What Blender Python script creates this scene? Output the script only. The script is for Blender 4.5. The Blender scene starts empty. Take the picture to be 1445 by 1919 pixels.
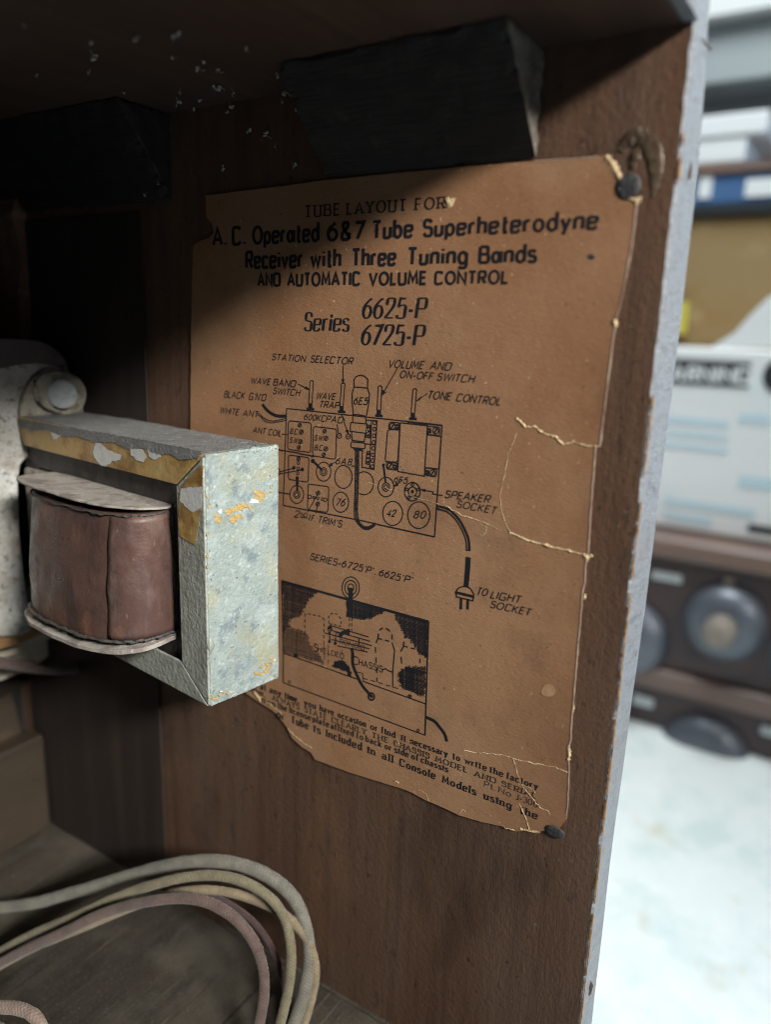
import bpy, bmesh, math, random
from mathutils import Vector, Matrix, noise
random.seed(7)
S = bpy.context.scene
COL = S.collection

# ------------------------------------------------------------------ camera
# world: x = 0 inner face of the cabinet side, y = 0 back edge of the cabinet, z = 0 cabinet floor
F = 1410.0
PX, PY = 722.5, 959.5
CAM = Vector((-0.25, -0.058, 0.319))
RT = Vector((0.53916298, -0.84154648, 0.03320858))
DN = Vector((-0.18086937, -0.15421009, -0.97134212))
FW = Vector((0.82255064, 0.51770529, -0.23535435))
cd = bpy.data.cameras.new('camera')
cd.sensor_fit = 'HORIZONTAL'; cd.sensor_width = 36.0
cd.lens = 36.0 * F / 1445.0
cd.clip_start = 0.01; cd.clip_end = 50
cd.dof.use_dof = True
cd.dof.focus_distance = 0.305
cd.dof.aperture_fstop = 5.6
cam = bpy.data.objects.new('camera', cd); COL.objects.link(cam)
m = Matrix.Identity(4)
for i in range(3):
    m[i][0] = RT[i]; m[i][1] = -DN[i]; m[i][2] = -FW[i]; m[i][3] = CAM[i]
cam.matrix_world = m
S.camera = cam

# ------------------------------------------------------------------ light
w = bpy.data.worlds.new('World'); S.world = w; w.use_nodes = True
w.node_tree.nodes['Background'].inputs[0].default_value = (0.62, 0.80, 1.0, 1)
w.node_tree.nodes['Background'].inputs[1].default_value = 0.042

def area(name, loc, target, sx, sy, power, color):
    l = bpy.data.lights.new(name, 'AREA'); l.shape = 'RECTANGLE'
    l.size = sx; l.size_y = sy; l.energy = power; l.color = color
    o = bpy.data.objects.new(name, l); COL.objects.link(o)
    o.location = loc
    d = Vector(target) - Vector(loc)
    o.rotation_euler = d.to_track_quat('-Z', 'Y').to_euler()
    return o
cl = area('ceiling_lamp', (-0.60, -1.45, 1.13), (-.02, .05, .345), 0.62, 0.20, 4.8, (1.0, .96, .88))
cl.data.spread = math.radians(42)
area('window_light', (1.30, -1.10, 0.75), (0, .05, .2), 0.9, 0.9, 21, (.52, .75, 1.0))
area('bench_fill', (0.35, 0.1, 1.75), (.75, .1, -.2), 0.6, 0.8, 33, (.93, .985, 1.0))  # unseen lamp, added to brighten the bench and background
S.view_settings.view_transform = 'Standard'; S.view_settings.look = 'None'
S.view_settings.exposure = 0.0; S.view_settings.gamma = 1.0
S.view_settings.use_curve_mapping = False
S.cycles.filter_width = 1.1

# ------------------------------------------------------------------ measuring helpers
def ray(px, py):
    return RT * (px - PX) + DN * (py - PY) + FW * F
def onplane(px, py, p0, n):
    r = ray(px, py)
    return CAM + r * ((Vector(p0) - CAM).dot(n) / r.dot(n))
NX, NY, NZ = Vector((1, 0, 0)), Vector((0, 1, 0)), Vector((0, 0, 1))
def onx(px, py, x=0.0): return onplane(px, py, (x, 0, 0), NX)
def ony(px, py, y=0.0): return onplane(px, py, (0, y, 0), NY)
def onz(px, py, z=0.0): return onplane(px, py, (0, 0, z), NZ)
def atd(px, py, d):
    return CAM + ray(px, py) * (d / F)

# ------------------------------------------------------------------ materials
def N(nt, typ, **kw):
    n = nt.nodes.new(typ)
    for k, v in kw.items(): setattr(n, k, v)
    return n
def noise_mask(nt, vec, scale, lo, hi, detail=4.0, rough=.6, seed=0.0, dist=0.0):
    mp = N(nt, 'ShaderNodeMapping'); mp.inputs['Scale'].default_value = scale
    mp.inputs['Location'].default_value = (seed, seed * 1.7, seed * .6)
    nt.links.new(vec, mp.inputs[0])
    nz = N(nt, 'ShaderNodeTexNoise'); nz.inputs['Scale'].default_value = 1
    nz.inputs['Detail'].default_value = detail; nz.inputs['Roughness'].default_value = rough
    nz.inputs['Distortion'].default_value = dist
    nt.links.new(mp.outputs[0], nz.inputs['Vector'])
    mr = N(nt, 'ShaderNodeMapRange'); mr.inputs[1].default_value = lo; mr.inputs[2].default_value = hi
    nt.links.new(nz.outputs[0], mr.inputs[0])
    return mr.outputs[0]
def mat(name, base, layers=(), rough=.6, bumps=(), spec=.4, metal=0.0, coat=0.0, coord='Object', sheen=0.0, rlayers=()):
    """layers: (colour, scale, lo, hi, amount[, detail]) noise patches over the base; bumps: (scale, strength, distance, detail)"""
    M = bpy.data.materials.new(name); M.use_nodes = True
    nt = M.node_tree; B = nt.nodes['Principled BSDF']
    tc = N(nt, 'ShaderNodeTexCoord'); vec = tc.outputs[coord]
    rgb = N(nt, 'ShaderNodeRGB'); rgb.outputs[0].default_value = (*base, 1); c = rgb.outputs[0]
    for i, L in enumerate(layers):
        col, sc, lo, hi, amt = L[:5]; det = L[5] if len(L) > 5 else 5
        k = noise_mask(nt, vec, sc if not isinstance(sc, (int, float)) else (sc,) * 3, lo, hi, det, seed=3.3 * (i + 1))
        mu = N(nt, 'ShaderNodeMath', operation='MULTIPLY'); mu.inputs[1].default_value = amt
        nt.links.new(k, mu.inputs[0])
        mx = N(nt, 'ShaderNodeMix', data_type='RGBA')
        nt.links.new(mu.outputs[0], mx.inputs[0]); nt.links.new(c, mx.inputs[6]); mx.inputs[7].default_value = (*col, 1)
        c = mx.outputs[2]
    nt.links.new(c, B.inputs['Base Color'])
    B.inputs['Roughness'].default_value = rough; B.inputs['Metallic'].default_value = metal
    B.inputs['Specular IOR Level'].default_value = spec
    B.inputs['Coat Weight'].default_value = coat; B.inputs['Coat Roughness'].default_value = .25
    if sheen: B.inputs['Sheen Weight'].default_value = sheen
    for sc, lo, hi, r0, r1 in rlayers:
        k = noise_mask(nt, vec, sc if not isinstance(sc, (int, float)) else (sc,) * 3, lo, hi, 4, seed=9.1)
        mr = N(nt, 'ShaderNodeMapRange'); mr.inputs[3].default_value = r0; mr.inputs[4].default_value = r1
        nt.links.new(k, mr.inputs[0]); nt.links.new(mr.outputs[0], B.inputs['Roughness'])
    prev = None
    for i, (sc, st, di, det) in enumerate(bumps):
        k = noise_mask(nt, vec, sc if not isinstance(sc, (int, float)) else (sc,) * 3, 0.2, .8, det, seed=5.7 * (i + 1))
        bp = N(nt, 'ShaderNodeBump'); bp.inputs['Strength'].default_value = st; bp.inputs['Distance'].default_value = di
        nt.links.new(k, bp.inputs['Height'])
        if prev: nt.links.new(prev, bp.inputs['Normal'])
        prev = bp.outputs[0]
    if prev: nt.links.new(prev, B.inputs['Normal'])
    return M

MT = {}
MT['side_wood'] = mat('dark_side_wood', (.104, .058, .037),
    [((.060, .034, .025), (170, 190, 6), .45, .66, .6), ((.125, .072, .043), (120, 150, 5), .55, .74, .45),
     ((.112, .076, .056), (12, 15, 7), .50, .74, .55), ((.036, .023, .018), (16, 20, 9), .54, .70, .75, 6), ((.17, .098, .058), (22, 26, 8), .58, .74, .6, 6), ((.030, .021, .018), (190, 230, 90), .60, .70, .5, 3),
     ((.17, .15, .13), 380, .715, .76, .5, 2), ((.014, .010, .009), 240, .69, .74, .6, 2)],
    rough=.5, spec=.45, bumps=[((1500, 1500, 110), .26, .0004, 5), (420, .35, .0006, 4), (2200, .25, .0003, 2)],
    rlayers=[((60, 60, 8), .35, .65, .34, .64)])
MT['near_black'] = mat('near_black_wood', (.024, .018, .016), [((.045, .032, .026), (90, 90, 5), .5, .7, .6)], rough=.6, bumps=[((900, 900, 60), .3, .0004, 4)])  # near-black, for the corner batten and the deep block's end
MT['shelf_wood'] = mat('dark_shelf_wood', (.060, .036, .026),
    [((.036, .022, .017), (10, 130, 150), .45, .62, .7), ((.095, .055, .036), (5, 70, 90), .55, .72, .5), ((.07, .06, .055), 22, .5, .75, .5)],
    rough=.55, bumps=[((40, 700, 700), .3, .0006, 5)])
MT['floor_wood'] = mat('dusty_floor_wood', (.060, .052, .041),
    [((.034, .029, .024), (6, 34, 34), .42, .64, .8, 6), ((.13, .118, .096), 24, .48, .74, .65, 7), ((.19, .165, .125), (14, 420, 420), .64, .74, .5, 4),
     ((.020, .018, .016), (18, 46, 46), .58, .70, .75, 6), ((.014, .012, .011), (6, 300, 300), .68, .72, .6, 2), ((.26, .21, .15), 310, .74, .78, .8, 2), ((.15, .135, .11), 700, .58, .72, .4, 2)],
    rough=.85, bumps=[((30, 600, 600), .35, .0006, 5), (700, .5, .0005, 3)], spec=.2)
MT['block_paint'] = mat('blackened_block', (.0095, .0100, .0118),
    [((.026, .026, .028), (60, 8, 60), .5, .7, .6), ((.07, .068, .065), 90, .62, .75, .30), ((.06, .06, .058), 300, .70, .76, .6, 2)],
    rough=.55, bumps=[((900, 40, 900), .5, .0006, 4)])
MT['block_end'] = mat('dusty_block_end', (.16, .14, .115),
    [((.055, .045, .037), 70, .45, .62, .8), ((.29, .26, .22), 240, .55, .7, .6)], rough=.85, bumps=[(600, .8, .001, 4)])
MT['edge_wood'] = mat('worn_sawn_edge', (.20, .22, .25),
    [((.13, .132, .14), (130, 60, 300), .48, .66, .75, 6), ((.40, .41, .42), (300, 140, 800), .56, .72, .7), ((.19, .145, .11), 38, .58, .74, .5),
     ((.05, .045, .04), 200, .70, .75, .7, 2), ((.55, .56, .56), 700, .70, .75, .8, 2)],
    rough=.40, spec=.6, bumps=[((420, 200, 900), .75, .0010, 5), (1500, .4, .0005, 3)])
MT['raw_wood'] = mat('raw_orange_wood', (.42, .22, .07), [((.22, .10, .035), 300, .45, .6, .7), ((.62, .45, .22), 250, .55, .7, .5)], rough=.8, bumps=[(900, .6, .0006, 3)])
MT['paper'] = mat('brown_paper_label', (.325, .183, .102),
    [((.235, .112, .054), 10, .42, .68, .8), ((.345, .222, .138), 15, .50, .72, .6), ((.140, .072, .043), 24, .57, .76, .6), ((.18, .085, .040), 7, .52, .70, .55),
     ((.35, .225, .14), (900, 420, 1500), .56, .72, .45, 3), ((.19, .105, .06), (900, 420, 1500), .56, .72, .5, 3), ((.12, .07, .045), 95, .64, .74, .35),
     ((.48, .36, .25), 560, .735, .765, .7, 1), ((.09, .05, .03), 320, .71, .75, .6, 2)],
    rough=.6, spec=.3, bumps=[((1100, 600, 1900), .26, .0004, 4), (60, .10, .002, 4)])
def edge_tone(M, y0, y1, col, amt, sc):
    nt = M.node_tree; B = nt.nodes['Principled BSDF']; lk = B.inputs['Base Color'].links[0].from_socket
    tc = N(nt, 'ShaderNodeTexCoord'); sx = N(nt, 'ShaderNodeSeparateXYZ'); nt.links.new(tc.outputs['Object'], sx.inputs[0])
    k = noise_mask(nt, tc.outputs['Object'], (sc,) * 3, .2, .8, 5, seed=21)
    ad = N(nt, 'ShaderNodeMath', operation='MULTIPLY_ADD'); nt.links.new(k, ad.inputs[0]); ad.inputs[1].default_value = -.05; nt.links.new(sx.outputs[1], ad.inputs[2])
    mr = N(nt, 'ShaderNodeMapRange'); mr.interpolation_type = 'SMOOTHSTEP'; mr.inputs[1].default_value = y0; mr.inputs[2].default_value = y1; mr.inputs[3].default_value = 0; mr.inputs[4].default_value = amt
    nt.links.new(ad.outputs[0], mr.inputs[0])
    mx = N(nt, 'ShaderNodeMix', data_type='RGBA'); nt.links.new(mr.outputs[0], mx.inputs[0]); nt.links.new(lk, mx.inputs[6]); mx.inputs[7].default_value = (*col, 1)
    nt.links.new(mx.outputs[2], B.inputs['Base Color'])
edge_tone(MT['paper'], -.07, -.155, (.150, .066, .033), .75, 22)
MT['torn'] = mat('torn_cream_paper', (.66, .50, .30), [((.40, .26, .13), 260, .5, .65, .7), ((.80, .68, .48), 420, .55, .7, .6)], rough=.9, bumps=[(1300, .8, .0006, 3)])
MT['torn_grey'] = mat('paper_edge', (.42, .33, .27), [((.62, .50, .36), 120, .5, .62, .8), ((.22, .15, .12), 160, .52, .65, .8)], rough=.9)
MT['ink'] = mat('blue_black_ink', (.0095, .0105, .0150), [((.045, .032, .026), 700, .60, .74, .45, 2)], rough=.6, spec=.3)
MT['tack'] = mat('dull_tack_steel', (.026, .025, .029), [((.09, .09, .10), 420, .5, .65, .6), ((.09, .05, .03), 300, .6, .7, .6)], rough=.55, spec=.5, bumps=[(900, .5, .0005, 3)])
MT['glue'] = mat('dried_hide_glue', (.085, .062, .042), [((.045, .028, .018), 140, .45, .6, .7), ((.26, .24, .20), 260, .6, .7, .6)], rough=.22, spec=.6, coat=.5, bumps=[(160, .5, .002, 3)])
MT['zinc'] = mat('mottled_painted_metal', (.265, .325, .32),
    [((.36, .43, .435), 70, .45, .64, .75, 7), ((.30, .29, .17), 42, .51, .66, .7, 7), ((.14, .185, .215), 130, .55, .66, .75, 7), ((.20, .25, .275), 55, .55, .66, .6, 8),
     ((.46, .52, .52), 420, .57, .68, .6, 4), ((.22, .25, .25), 520, .56, .68, .5, 3), ((.05, .05, .05), 560, .69, .725, .85, 2)],
    rough=.36, spec=.55, bumps=[(650, .55, .0008, 4), (120, .25, .0012, 3)])
MT['zinc_grey'] = mat('grey_painted_flange', (.33, .355, .325),
    [((.20, .21, .185), 90, .48, .65, .7), ((.45, .46, .41), 140, .55, .7, .5), ((.06, .055, .05), 480, .69, .73, .7, 2)],
    rough=.45, spec=.5, bumps=[(420, .5, .0009, 4), (1500, .3, .0004, 2)])
MT['varnish'] = mat('amber_varnished_metal', (.42, .285, .105),
    [((.20, .095, .022), (70, 70, 90), .47, .62, .9, 6), ((.56, .44, .22), 110, .55, .7, .6), ((.12, .095, .06), 95, .64, .74, .6)],
    rough=.30, spec=.5, bumps=[(240, .35, .0007, 3)])
MT['chip'] = mat('bare_pale_metal', (.62, .63, .63), [((.48, .49, .50), 180, .45, .65, .6)], rough=.45, bumps=[(700, .3, .0004, 3)])
MT['dusttop'] = mat('dust_grey_metal', (.20, .205, .205), [((.14, .145, .15), 85, .48, .66, .75), ((.42, .43, .42), 260, .56, .7, .6), ((.40, .34, .22), 120, .66, .74, .5)],
    rough=.85, spec=.2, bumps=[(900, .9, .0008, 4)])
MT['core'] = mat('dark_laminations', (.050, .047, .046), [((.11, .10, .085), 190, .5, .7, .6), ((.022, .022, .025), (900, 60, 60), .5, .6, .6)], rough=.5, bumps=[((30, 1200, 1200), .3, .0004, 3)])
MT['coil'] = mat('waxed_brown_coil_wrap', (.082, .045, .037),
    [((.19, .088, .052), (60, 60, 34), .52, .68, .75, 6), ((.045, .027, .025), (60, 60, 28), .48, .64, .8, 6), ((.16, .115, .105), (90, 90, 34), .56, .72, .6, 6),
     ((.030, .024, .026), (40, 40, 40), .60, .72, .6), ((.30, .22, .19), (420, 420, 110), .69, .74, .5, 3), ((.09, .065, .065), 480, .5, .7, .4)],
    rough=.34, spec=.5, bumps=[((70, 70, 40), .22, .002, 3), (900, .3, .0003, 3)], rlayers=[(150, .35, .7, .26, .6)])
MT['card'] = mat('grey_fish_paper', (.34, .315, .285), [((.17, .14, .135), 90, .46, .62, .8), ((.58, .55, .49), 240, .56, .7, .5)], rough=.8, bumps=[(800, .6, .0006, 4)])
MT['frame'] = mat('pitted_grey_casting', (.47, .465, .44),
    [((.62, .64, .65), 55, .46, .66, .75, 7), ((.27, .215, .16), 70, .50, .68, .7, 7), ((.16, .115, .085), 330, .57, .66, .75, 4), ((.33, .29, .23), 520, .56, .68, .6, 3), ((.08, .06, .05), 420, .66, .70, .8, 3)],
    rough=.55, spec=.45, bumps=[(480, .9, .0013, 5), (1400, .6, .0006, 3)])
MT['frametop'] = mat('dusty_purple_grey_metal', (.085, .070, .074), [((.15, .125, .115), 110, .5, .68, .7), ((.30, .26, .20), 420, .70, .75, .8, 2)], rough=.75, bumps=[(700, .5, .0007, 4)])
MT['bolt'] = mat('pale_bolt_head', (.46, .51, .53), [((.33, .36, .37), 300, .5, .64, .6), ((.10, .11, .12), 640, .66, .70, .8, 2), ((.46, .42, .33), 130, .6, .72, .5)],
    rough=.4, spec=.5, bumps=[(800, .6, .0006, 4)])
MT['lug'] = mat('dusty_lug', (.36, .335, .28), [((.17, .145, .115), 190, .48, .62, .8), ((.52, .48, .39), 300, .56, .7, .6)], rough=.8, bumps=[(800, .9, .0009, 5)])
MT['gasket'] = mat('tan_felt_gasket', (.33, .19, .085), [((.18, .10, .05), 160, .5, .65, .7), ((.48, .34, .2), 420, .56, .7, .6)], rough=.95, bumps=[(1300, .9, .0008, 4)])
MT['cone'] = mat('cream_cone_edge', (.60, .54, .44), [((.40, .33, .25), 130, .52, .68, .7)], rough=.9, bumps=[(500, .8, .0009, 4)])
MT['baffle'] = mat('plywood_baffle', (.040, .029, .019),
    [((.028, .021, .015), (9, 30, 60), .44, .62, .75), ((.10, .062, .028), (12, 20, 26), .58, .74, .7), ((.03, .022, .016), (20, 20, 70), .62, .72, .7)],
    rough=.6, bumps=[((60, 60, 700), .4, .0008, 4)])
MT['slat'] = mat('split_plywood_edge', (.175, .098, .056), [((.075, .042, .028), (60, 60, 45), .47, .62, .8), ((.28, .17, .095), 110, .58, .7, .6)], rough=.8, bumps=[(300, .8, .0015, 4)])
MT['blackcloth'] = mat('black_grille_cloth', (.008, .008, .009), [((.03, .028, .026), 90, .6, .75, .5)], rough=.95)
MT['husk'] = mat('pale_husk', (.48, .45, .41), [((.25, .23, .2), 700, .45, .6, .7)], rough=.7)
MT['silk'] = mat('spider_silk', (.55, .53, .50), rough=.6)
MT['spider'] = mat('pale_tan_spider', (.40, .30, .22), [((.16, .10, .07), 900, .5, .6, .6)], rough=.6)
def cloth_mat(name, a, b, dirt):
    """braided cotton sleeve: crossed waves along and around the cable (UV in metres / turns)"""
    M = mat(name, a, [(b, 170, .42, .64, .8), (dirt, 55, .50, .68, .75), (dirt, 800, .55, .7, .5, 2)], rough=.95, spec=.15, sheen=.25)
    nt = M.node_tree; B = nt.nodes['Principled BSDF']
    uv = N(nt, 'ShaderNodeTexCoord').outputs['UV']
    prev = None
    for s in (1, -1):
        mp = N(nt, 'ShaderNodeMapping'); mp.inputs['Scale'].default_value = (850, 8 * s, 1); nt.links.new(uv, mp.inputs[0])
        wv = N(nt, 'ShaderNodeTexWave'); wv.bands_direction = 'DIAGONAL'; wv.inputs['Scale'].default_value = .5
        wv.inputs['Distortion'].default_value = 2.6; wv.inputs['Detail'].default_value = 2
        nt.links.new(mp.outputs[0], wv.inputs['Vector'])
        bp = N(nt, 'ShaderNodeBump'); bp.inputs['Strength'].default_value = .32; bp.inputs['Distance'].default_value = .0006
        nt.links.new(wv.outputs['Fac'], bp.inputs['Height'])
        if prev: nt.links.new(prev, bp.inputs['Normal'])
        prev = bp.outputs[0]
    nt.links.new(prev, B.inputs['Normal'])
    return M
MT['cloth_grey'] = cloth_mat('grey_cotton_braid', (.20, .195, .165), (.135, .13, .115), (.12, .115, .10))
MT['cloth_tan'] = cloth_mat('tan_cotton_braid', (.25, .205, .135), (.17, .14, .095), (.14, .115, .08))
MT['cloth_olive'] = cloth_mat('olive_tan_cotton_braid', (.195, .175, .115), (.135, .12, .08), (.11, .095, .07))
MT['cloth_purple'] = cloth_mat('faded_maroon_braid', (.130, .092, .082), (.085, .060, .055), (.10, .08, .075))
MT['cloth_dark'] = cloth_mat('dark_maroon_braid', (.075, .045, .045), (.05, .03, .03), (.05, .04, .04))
MT['cloth_pink'] = cloth_mat('dusty_pink_braid', (.28, .215, .18), (.19, .14, .12), (.21, .17, .14))

# ------------------------------------------------------------------ object helpers
def thing(name, label, cat, loc=(0, 0, 0), group=None):
    o = bpy.data.objects.new(name, None); COL.objects.link(o)
    o.empty_display_size = .02
    o.location = loc; tag(o, label, cat, group)
    return o
def tag(o, label, cat, group=None):
    o['label'] = label; o['category'] = cat
    if group: o['group'] = group
    return o
WORLD = {}
def obj(name, verts, faces, m, parent=None, smooth=False, mats=None, fm=None, uv=None):
    """one mesh object from world coordinates, its origin in its own middle"""
    vs = [Vector(v) for v in verts]
    c = Vector((0, 0, 0))
    for v in vs: c += v
    c /= max(1, len(vs))
    me = bpy.data.meshes.new(name); me.from_pydata([v - c for v in vs], [], faces)
    for mm in (mats or [m]): me.materials.append(mm)
    if fm:
        for p, k in zip(me.polygons, fm): p.material_index = k
    if uv:
        l = me.uv_layers.new(name='UVMap')
        for lp in me.loops: l.data[lp.index].uv = uv[lp.vertex_index]
    if smooth:
        for p in me.polygons: p.use_smooth = True
    me.update()
    o = bpy.data.objects.new(name, me); COL.objects.link(o)
    base = Vector((0, 0, 0))
    if parent:
        o.parent = parent; base = WORLD.get(parent.name, parent.location)
    o.location = c - base; WORLD[o.name] = c
    return o
def bevel(o, w, seg=2, ang=35):
    b = o.modifiers.new('bevel', 'BEVEL'); b.width = w; b.segments = seg; b.limit_method = 'ANGLE'; b.angle_limit = math.radians(ang)
    return o
def roughen(o, cuts, amp, sc, edge=0.0):
    bm = bmesh.new(); bm.from_mesh(o.data)
    bmesh.ops.subdivide_edges(bm, edges=list(bm.edges), cuts=cuts, use_grid_fill=True)
    bm.normal_update()
    sharp = {v for e in bm.edges if len(e.link_faces) == 2 and e.calc_face_angle(0) > .5 for v in e.verts}
    for v in bm.verts:
        n = noise.noise(v.co * sc) * amp
        if v in sharp: n -= edge * max(0, noise.noise(v.co * sc * 2.3 + Vector((7, 3, 1))) + .1)
        v.co += v.normal * n
    bm.to_mesh(o.data); bm.free(); return o
def prism(outline, vec):
    """closed outline (3-d points, in one plane) pushed along vec"""
    n = len(outline); v = [Vector(p) for p in outline] + [Vector(p) + Vector(vec) for p in outline]
    f = [list(range(n)), list(range(2 * n - 1, n - 1, -1))]
    for i in range(n):
        j = (i + 1) % n; f.append([i, i + n, j + n, j])
    return v, f
def fixn(o):
    bm = bmesh.new(); bm.from_mesh(o.data); bmesh.ops.recalc_face_normals(bm, faces=bm.faces); bm.to_mesh(o.data); bm.free(); return o
def box(x0, x1, y0, y1, z0, z1):
    return prism([(x0, y0, z0), (x1, y0, z0), (x1, y1, z0), (x0, y1, z0)], (0, 0, z1 - z0))
def merge(parts):
    V, Fs = [], []
    for v, f in parts:
        k = len(V); V += list(v); Fs += [[i + k for i in q] for q in f]
    return V, Fs
def catmull(P, n=8):
    P = [Vector(p) for p in P]; Q = [P[0] * 2 - P[1]] + P + [P[-1] * 2 - P[-2]]
    out = []
    for i in range(1, len(Q) - 2):
        a, b, c, d = Q[i - 1:i + 3]
        for k in range(n):
            t = k / n
            out.append(.5 * ((2 * b) + (c - a) * t + (2 * a - 5 * b + 4 * c - d) * t * t + (3 * b - a - 3 * c + d) * t ** 3))
    out.append(P[-1]); return out
def tube(P, r, sides=12, jitter=0.0, rng=random):
    """round cable along P with UV (length in metres, turn)"""
    n = len(P); V, UV, Fs = [], [], []; L = 0
    t = (P[1] - P[0]).normalized(); a = t.orthogonal().normalized()
    for i in range(n):
        t2 = (P[min(i + 1, n - 1)] - P[max(i - 1, 0)]).normalized()
        a = (a - t2 * a.dot(t2)).normalized(); b = t2.cross(a)
        if i: L += (P[i] - P[i - 1]).length
        rr = (r[i] if isinstance(r, (list, tuple)) else r) * (1 + jitter * (rng.random() - .5))
        for k in range(sides + 1):
            an = 2 * math.pi * k / sides
            V.append(P[i] + (a * math.cos(an) + b * math.sin(an)) * rr); UV.append((L, k / sides))
    s = sides + 1
    for i in range(n - 1):
        for k in range(sides):
            Fs.append([i * s + k, i * s + k + 1, (i + 1) * s + k + 1, (i + 1) * s + k])
    Fs.append(list(range(sides - 1, -1, -1))); Fs.append([(n - 1) * s + k for k in range(sides)])
    return V, Fs, UV

# ================================================================== CABINET
SHZ = 0.407      # underside of the upper shelf
YB = 0.357       # front baffle
cab = thing('radio_cabinet', 'old dark brown wooden radio cabinet seen from its open back', 'radio cabinet', (0, .18, -.2))
# side board: inner face, back edge and rounded outer edge
edge_px = [(-60, 1338.5), (0, 1335), (45, 1332), (150, 1327), (330, 1311), (600, 1281), (800, 1255), (1000, 1231), (1300, 1191), (1500, 1166), (1800, 1132), (1919, 1118), (2050, 1102)]
prof = []
for y, x in edge_px:
    p = ony(x, y, 0.0); prof.append((p.z, p.x))
prof = [(prof[0][0] + .10, prof[0][1])] + prof + [(-.20, prof[-1][1])]
prof.sort()
def inner_jag(z):
    return .0003 * math.sin(z * 210) * math.sin(z * 57 + 1) + .0002 * math.sin(z * 700) + .0002 * math.sin(z * 1300)
zs = [prof[0][0]]
z = prof[0][0] + .012
while z < prof[-1][0]: zs.append(z); z += .004
zs.append(prof[-1][0])
def outer(z):
    for (a, xa), (b, xb) in zip(prof, prof[1:]):
        if a <= z <= b: return xa + (xb - xa) * (z - a) / (b - a)
    return prof[-1][1]
V = []; rows = []
for z in zs:
    xo = outer(z) + .0005 * math.sin(z * 90); rd = .0035 + (.006 if z < .2 else 0) * min(1, max(0, (.2 - z) / .1))
    xi = .0006 + abs(inner_jag(z))
    ring = [(0, .430, z), (0, .0008 + abs(inner_jag(z)), z), (xi, 0, z), (xo - rd, 0, z), (xo - rd * .45, rd * .12, z), (xo - rd * .1, rd * .5, z), (xo, rd, z), (xo, .430, z)]
    rows.append(len(V)); V += ring
Fs, fm = [], []
for a, b in zip(rows, rows[1:]):
    for k in range(8):
        j = (k + 1) % 8
        Fs.append([a + k, a + j, b + j, b + k]); fm.append(0 if k in (0, 6, 7) else 1)
Fs.append([rows[0] + k for k in range(7, -1, -1)]); fm.append(0)
Fs.append([rows[-1] + k for k in range(8)]); fm.append(0)
o = obj('side_panel', V, Fs, None, cab, mats=[MT['side_wood'], MT['edge_wood']], fm=fm); fixn(o)
o['label'] = 'dark brown side board with worn grey blue back edge'
# raw wood showing along the inner corner of the back edge
parts = []
chips = [(262, 16, 1.8), (320, 30, 2.4), (755, 20, 3.0), (790, 40, 1.0), (850, 60, 1.2), (985, 70, 1.2), (1060, 40, 1.8)]
py = 1120
while py < 1930:
    ln = random.uniform(50, 150); chips.append((py + ln / 2, ln, random.uniform(1.4, 3.4))); py += ln + random.uniform(-10, 22)
for py, ln, wd in chips:
    xm = 1297 - (py - 45) * .1078
    c = onx(xm, py); h = ln * .00024; wv = wd * .00024
    pts_a, pts_b = [], []
    NS = max(8, int(ln / 4))
    for k in range(NS + 1):
        t = k / NS; ww = .62 * wv * math.sin(math.pi * t) ** .7 * random.choice((.05, .25, .5, .8, 1.0, 1.3)) + .00003
        zz = c.z + h * (t - .5)
        pts_a.append(Vector((-.00030, ww * 1.2, zz))); pts_b.append(Vector((ww * .8, -.00030, zz)))
    v = []
    for a, b in zip(pts_a, pts_b): v += [a, Vector((-.0003, -.0003, a.z)), b]
    f = []
    for k in range(NS):
        f += [[k * 3, k * 3 + 1, k * 3 + 4, k * 3 + 3], [k * 3 + 1, k * 3 + 2, k * 3 + 5, k * 3 + 4]]
    obj('wood_chip', v, f, MT['raw_wood'], cab)['label'] = 'orange raw wood chip on the board corner'
# dents in the back edge
MT['gouge'] = mat('dark_gouge', (.05, .02, .01), rough=.9)
for q in [[(1291, 322), (1296, 305), (1297, 318), (1295, 336), (1290, 338)], [(1108, 1838), (1112, 1846), (1108, 1861), (1104, 1866), (1105, 1850)], [(1315, 72), (1334, 92), (1333, 97), (1318, 79)]]:
    obj('gouge', *prism([ony(x, y, -.0002) for x, y in q], (0, .0001, 0)), MT['gouge'], cab)
# shelf overhead, inner floor, front baffle
o = obj('side_panel', *box(-.645, -.6205, 0, .43, -.2, SHZ + .12), MT['side_wood'], cab)
o = obj('upper_shelf', *box(-.62, -.0003, .0035, .43, SHZ, SHZ + .02), MT['shelf_wood'], cab); bevel(fixn(o), .0008)
o = obj('shelf_back_edge', *box(-.62, -.0003, -.0005, .0033, SHZ + .0004, SHZ + .0196), MT['edge_wood'], cab)
o = obj('top_board', *box(-.62, .018, .004, .43, .52, .535), MT['shelf_wood'], cab)
o = obj('floor_board', *box(-.62, -.0003, .004, .43, -.018, 0), MT['floor_wood'], cab); bevel(fixn(o), .001)
# dusty joint along wall and floor
pts = [Vector((-.0008, -.01 + .006 * k, .0002 + .0004 * random.random())) for k in range(36)]
v, f, u = tube(pts, [.0006 + .0010 * random.random() for _ in pts], 6)
o = obj('dust_line', v, f, MT['floor_wood'], cab, smooth=True)
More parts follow.
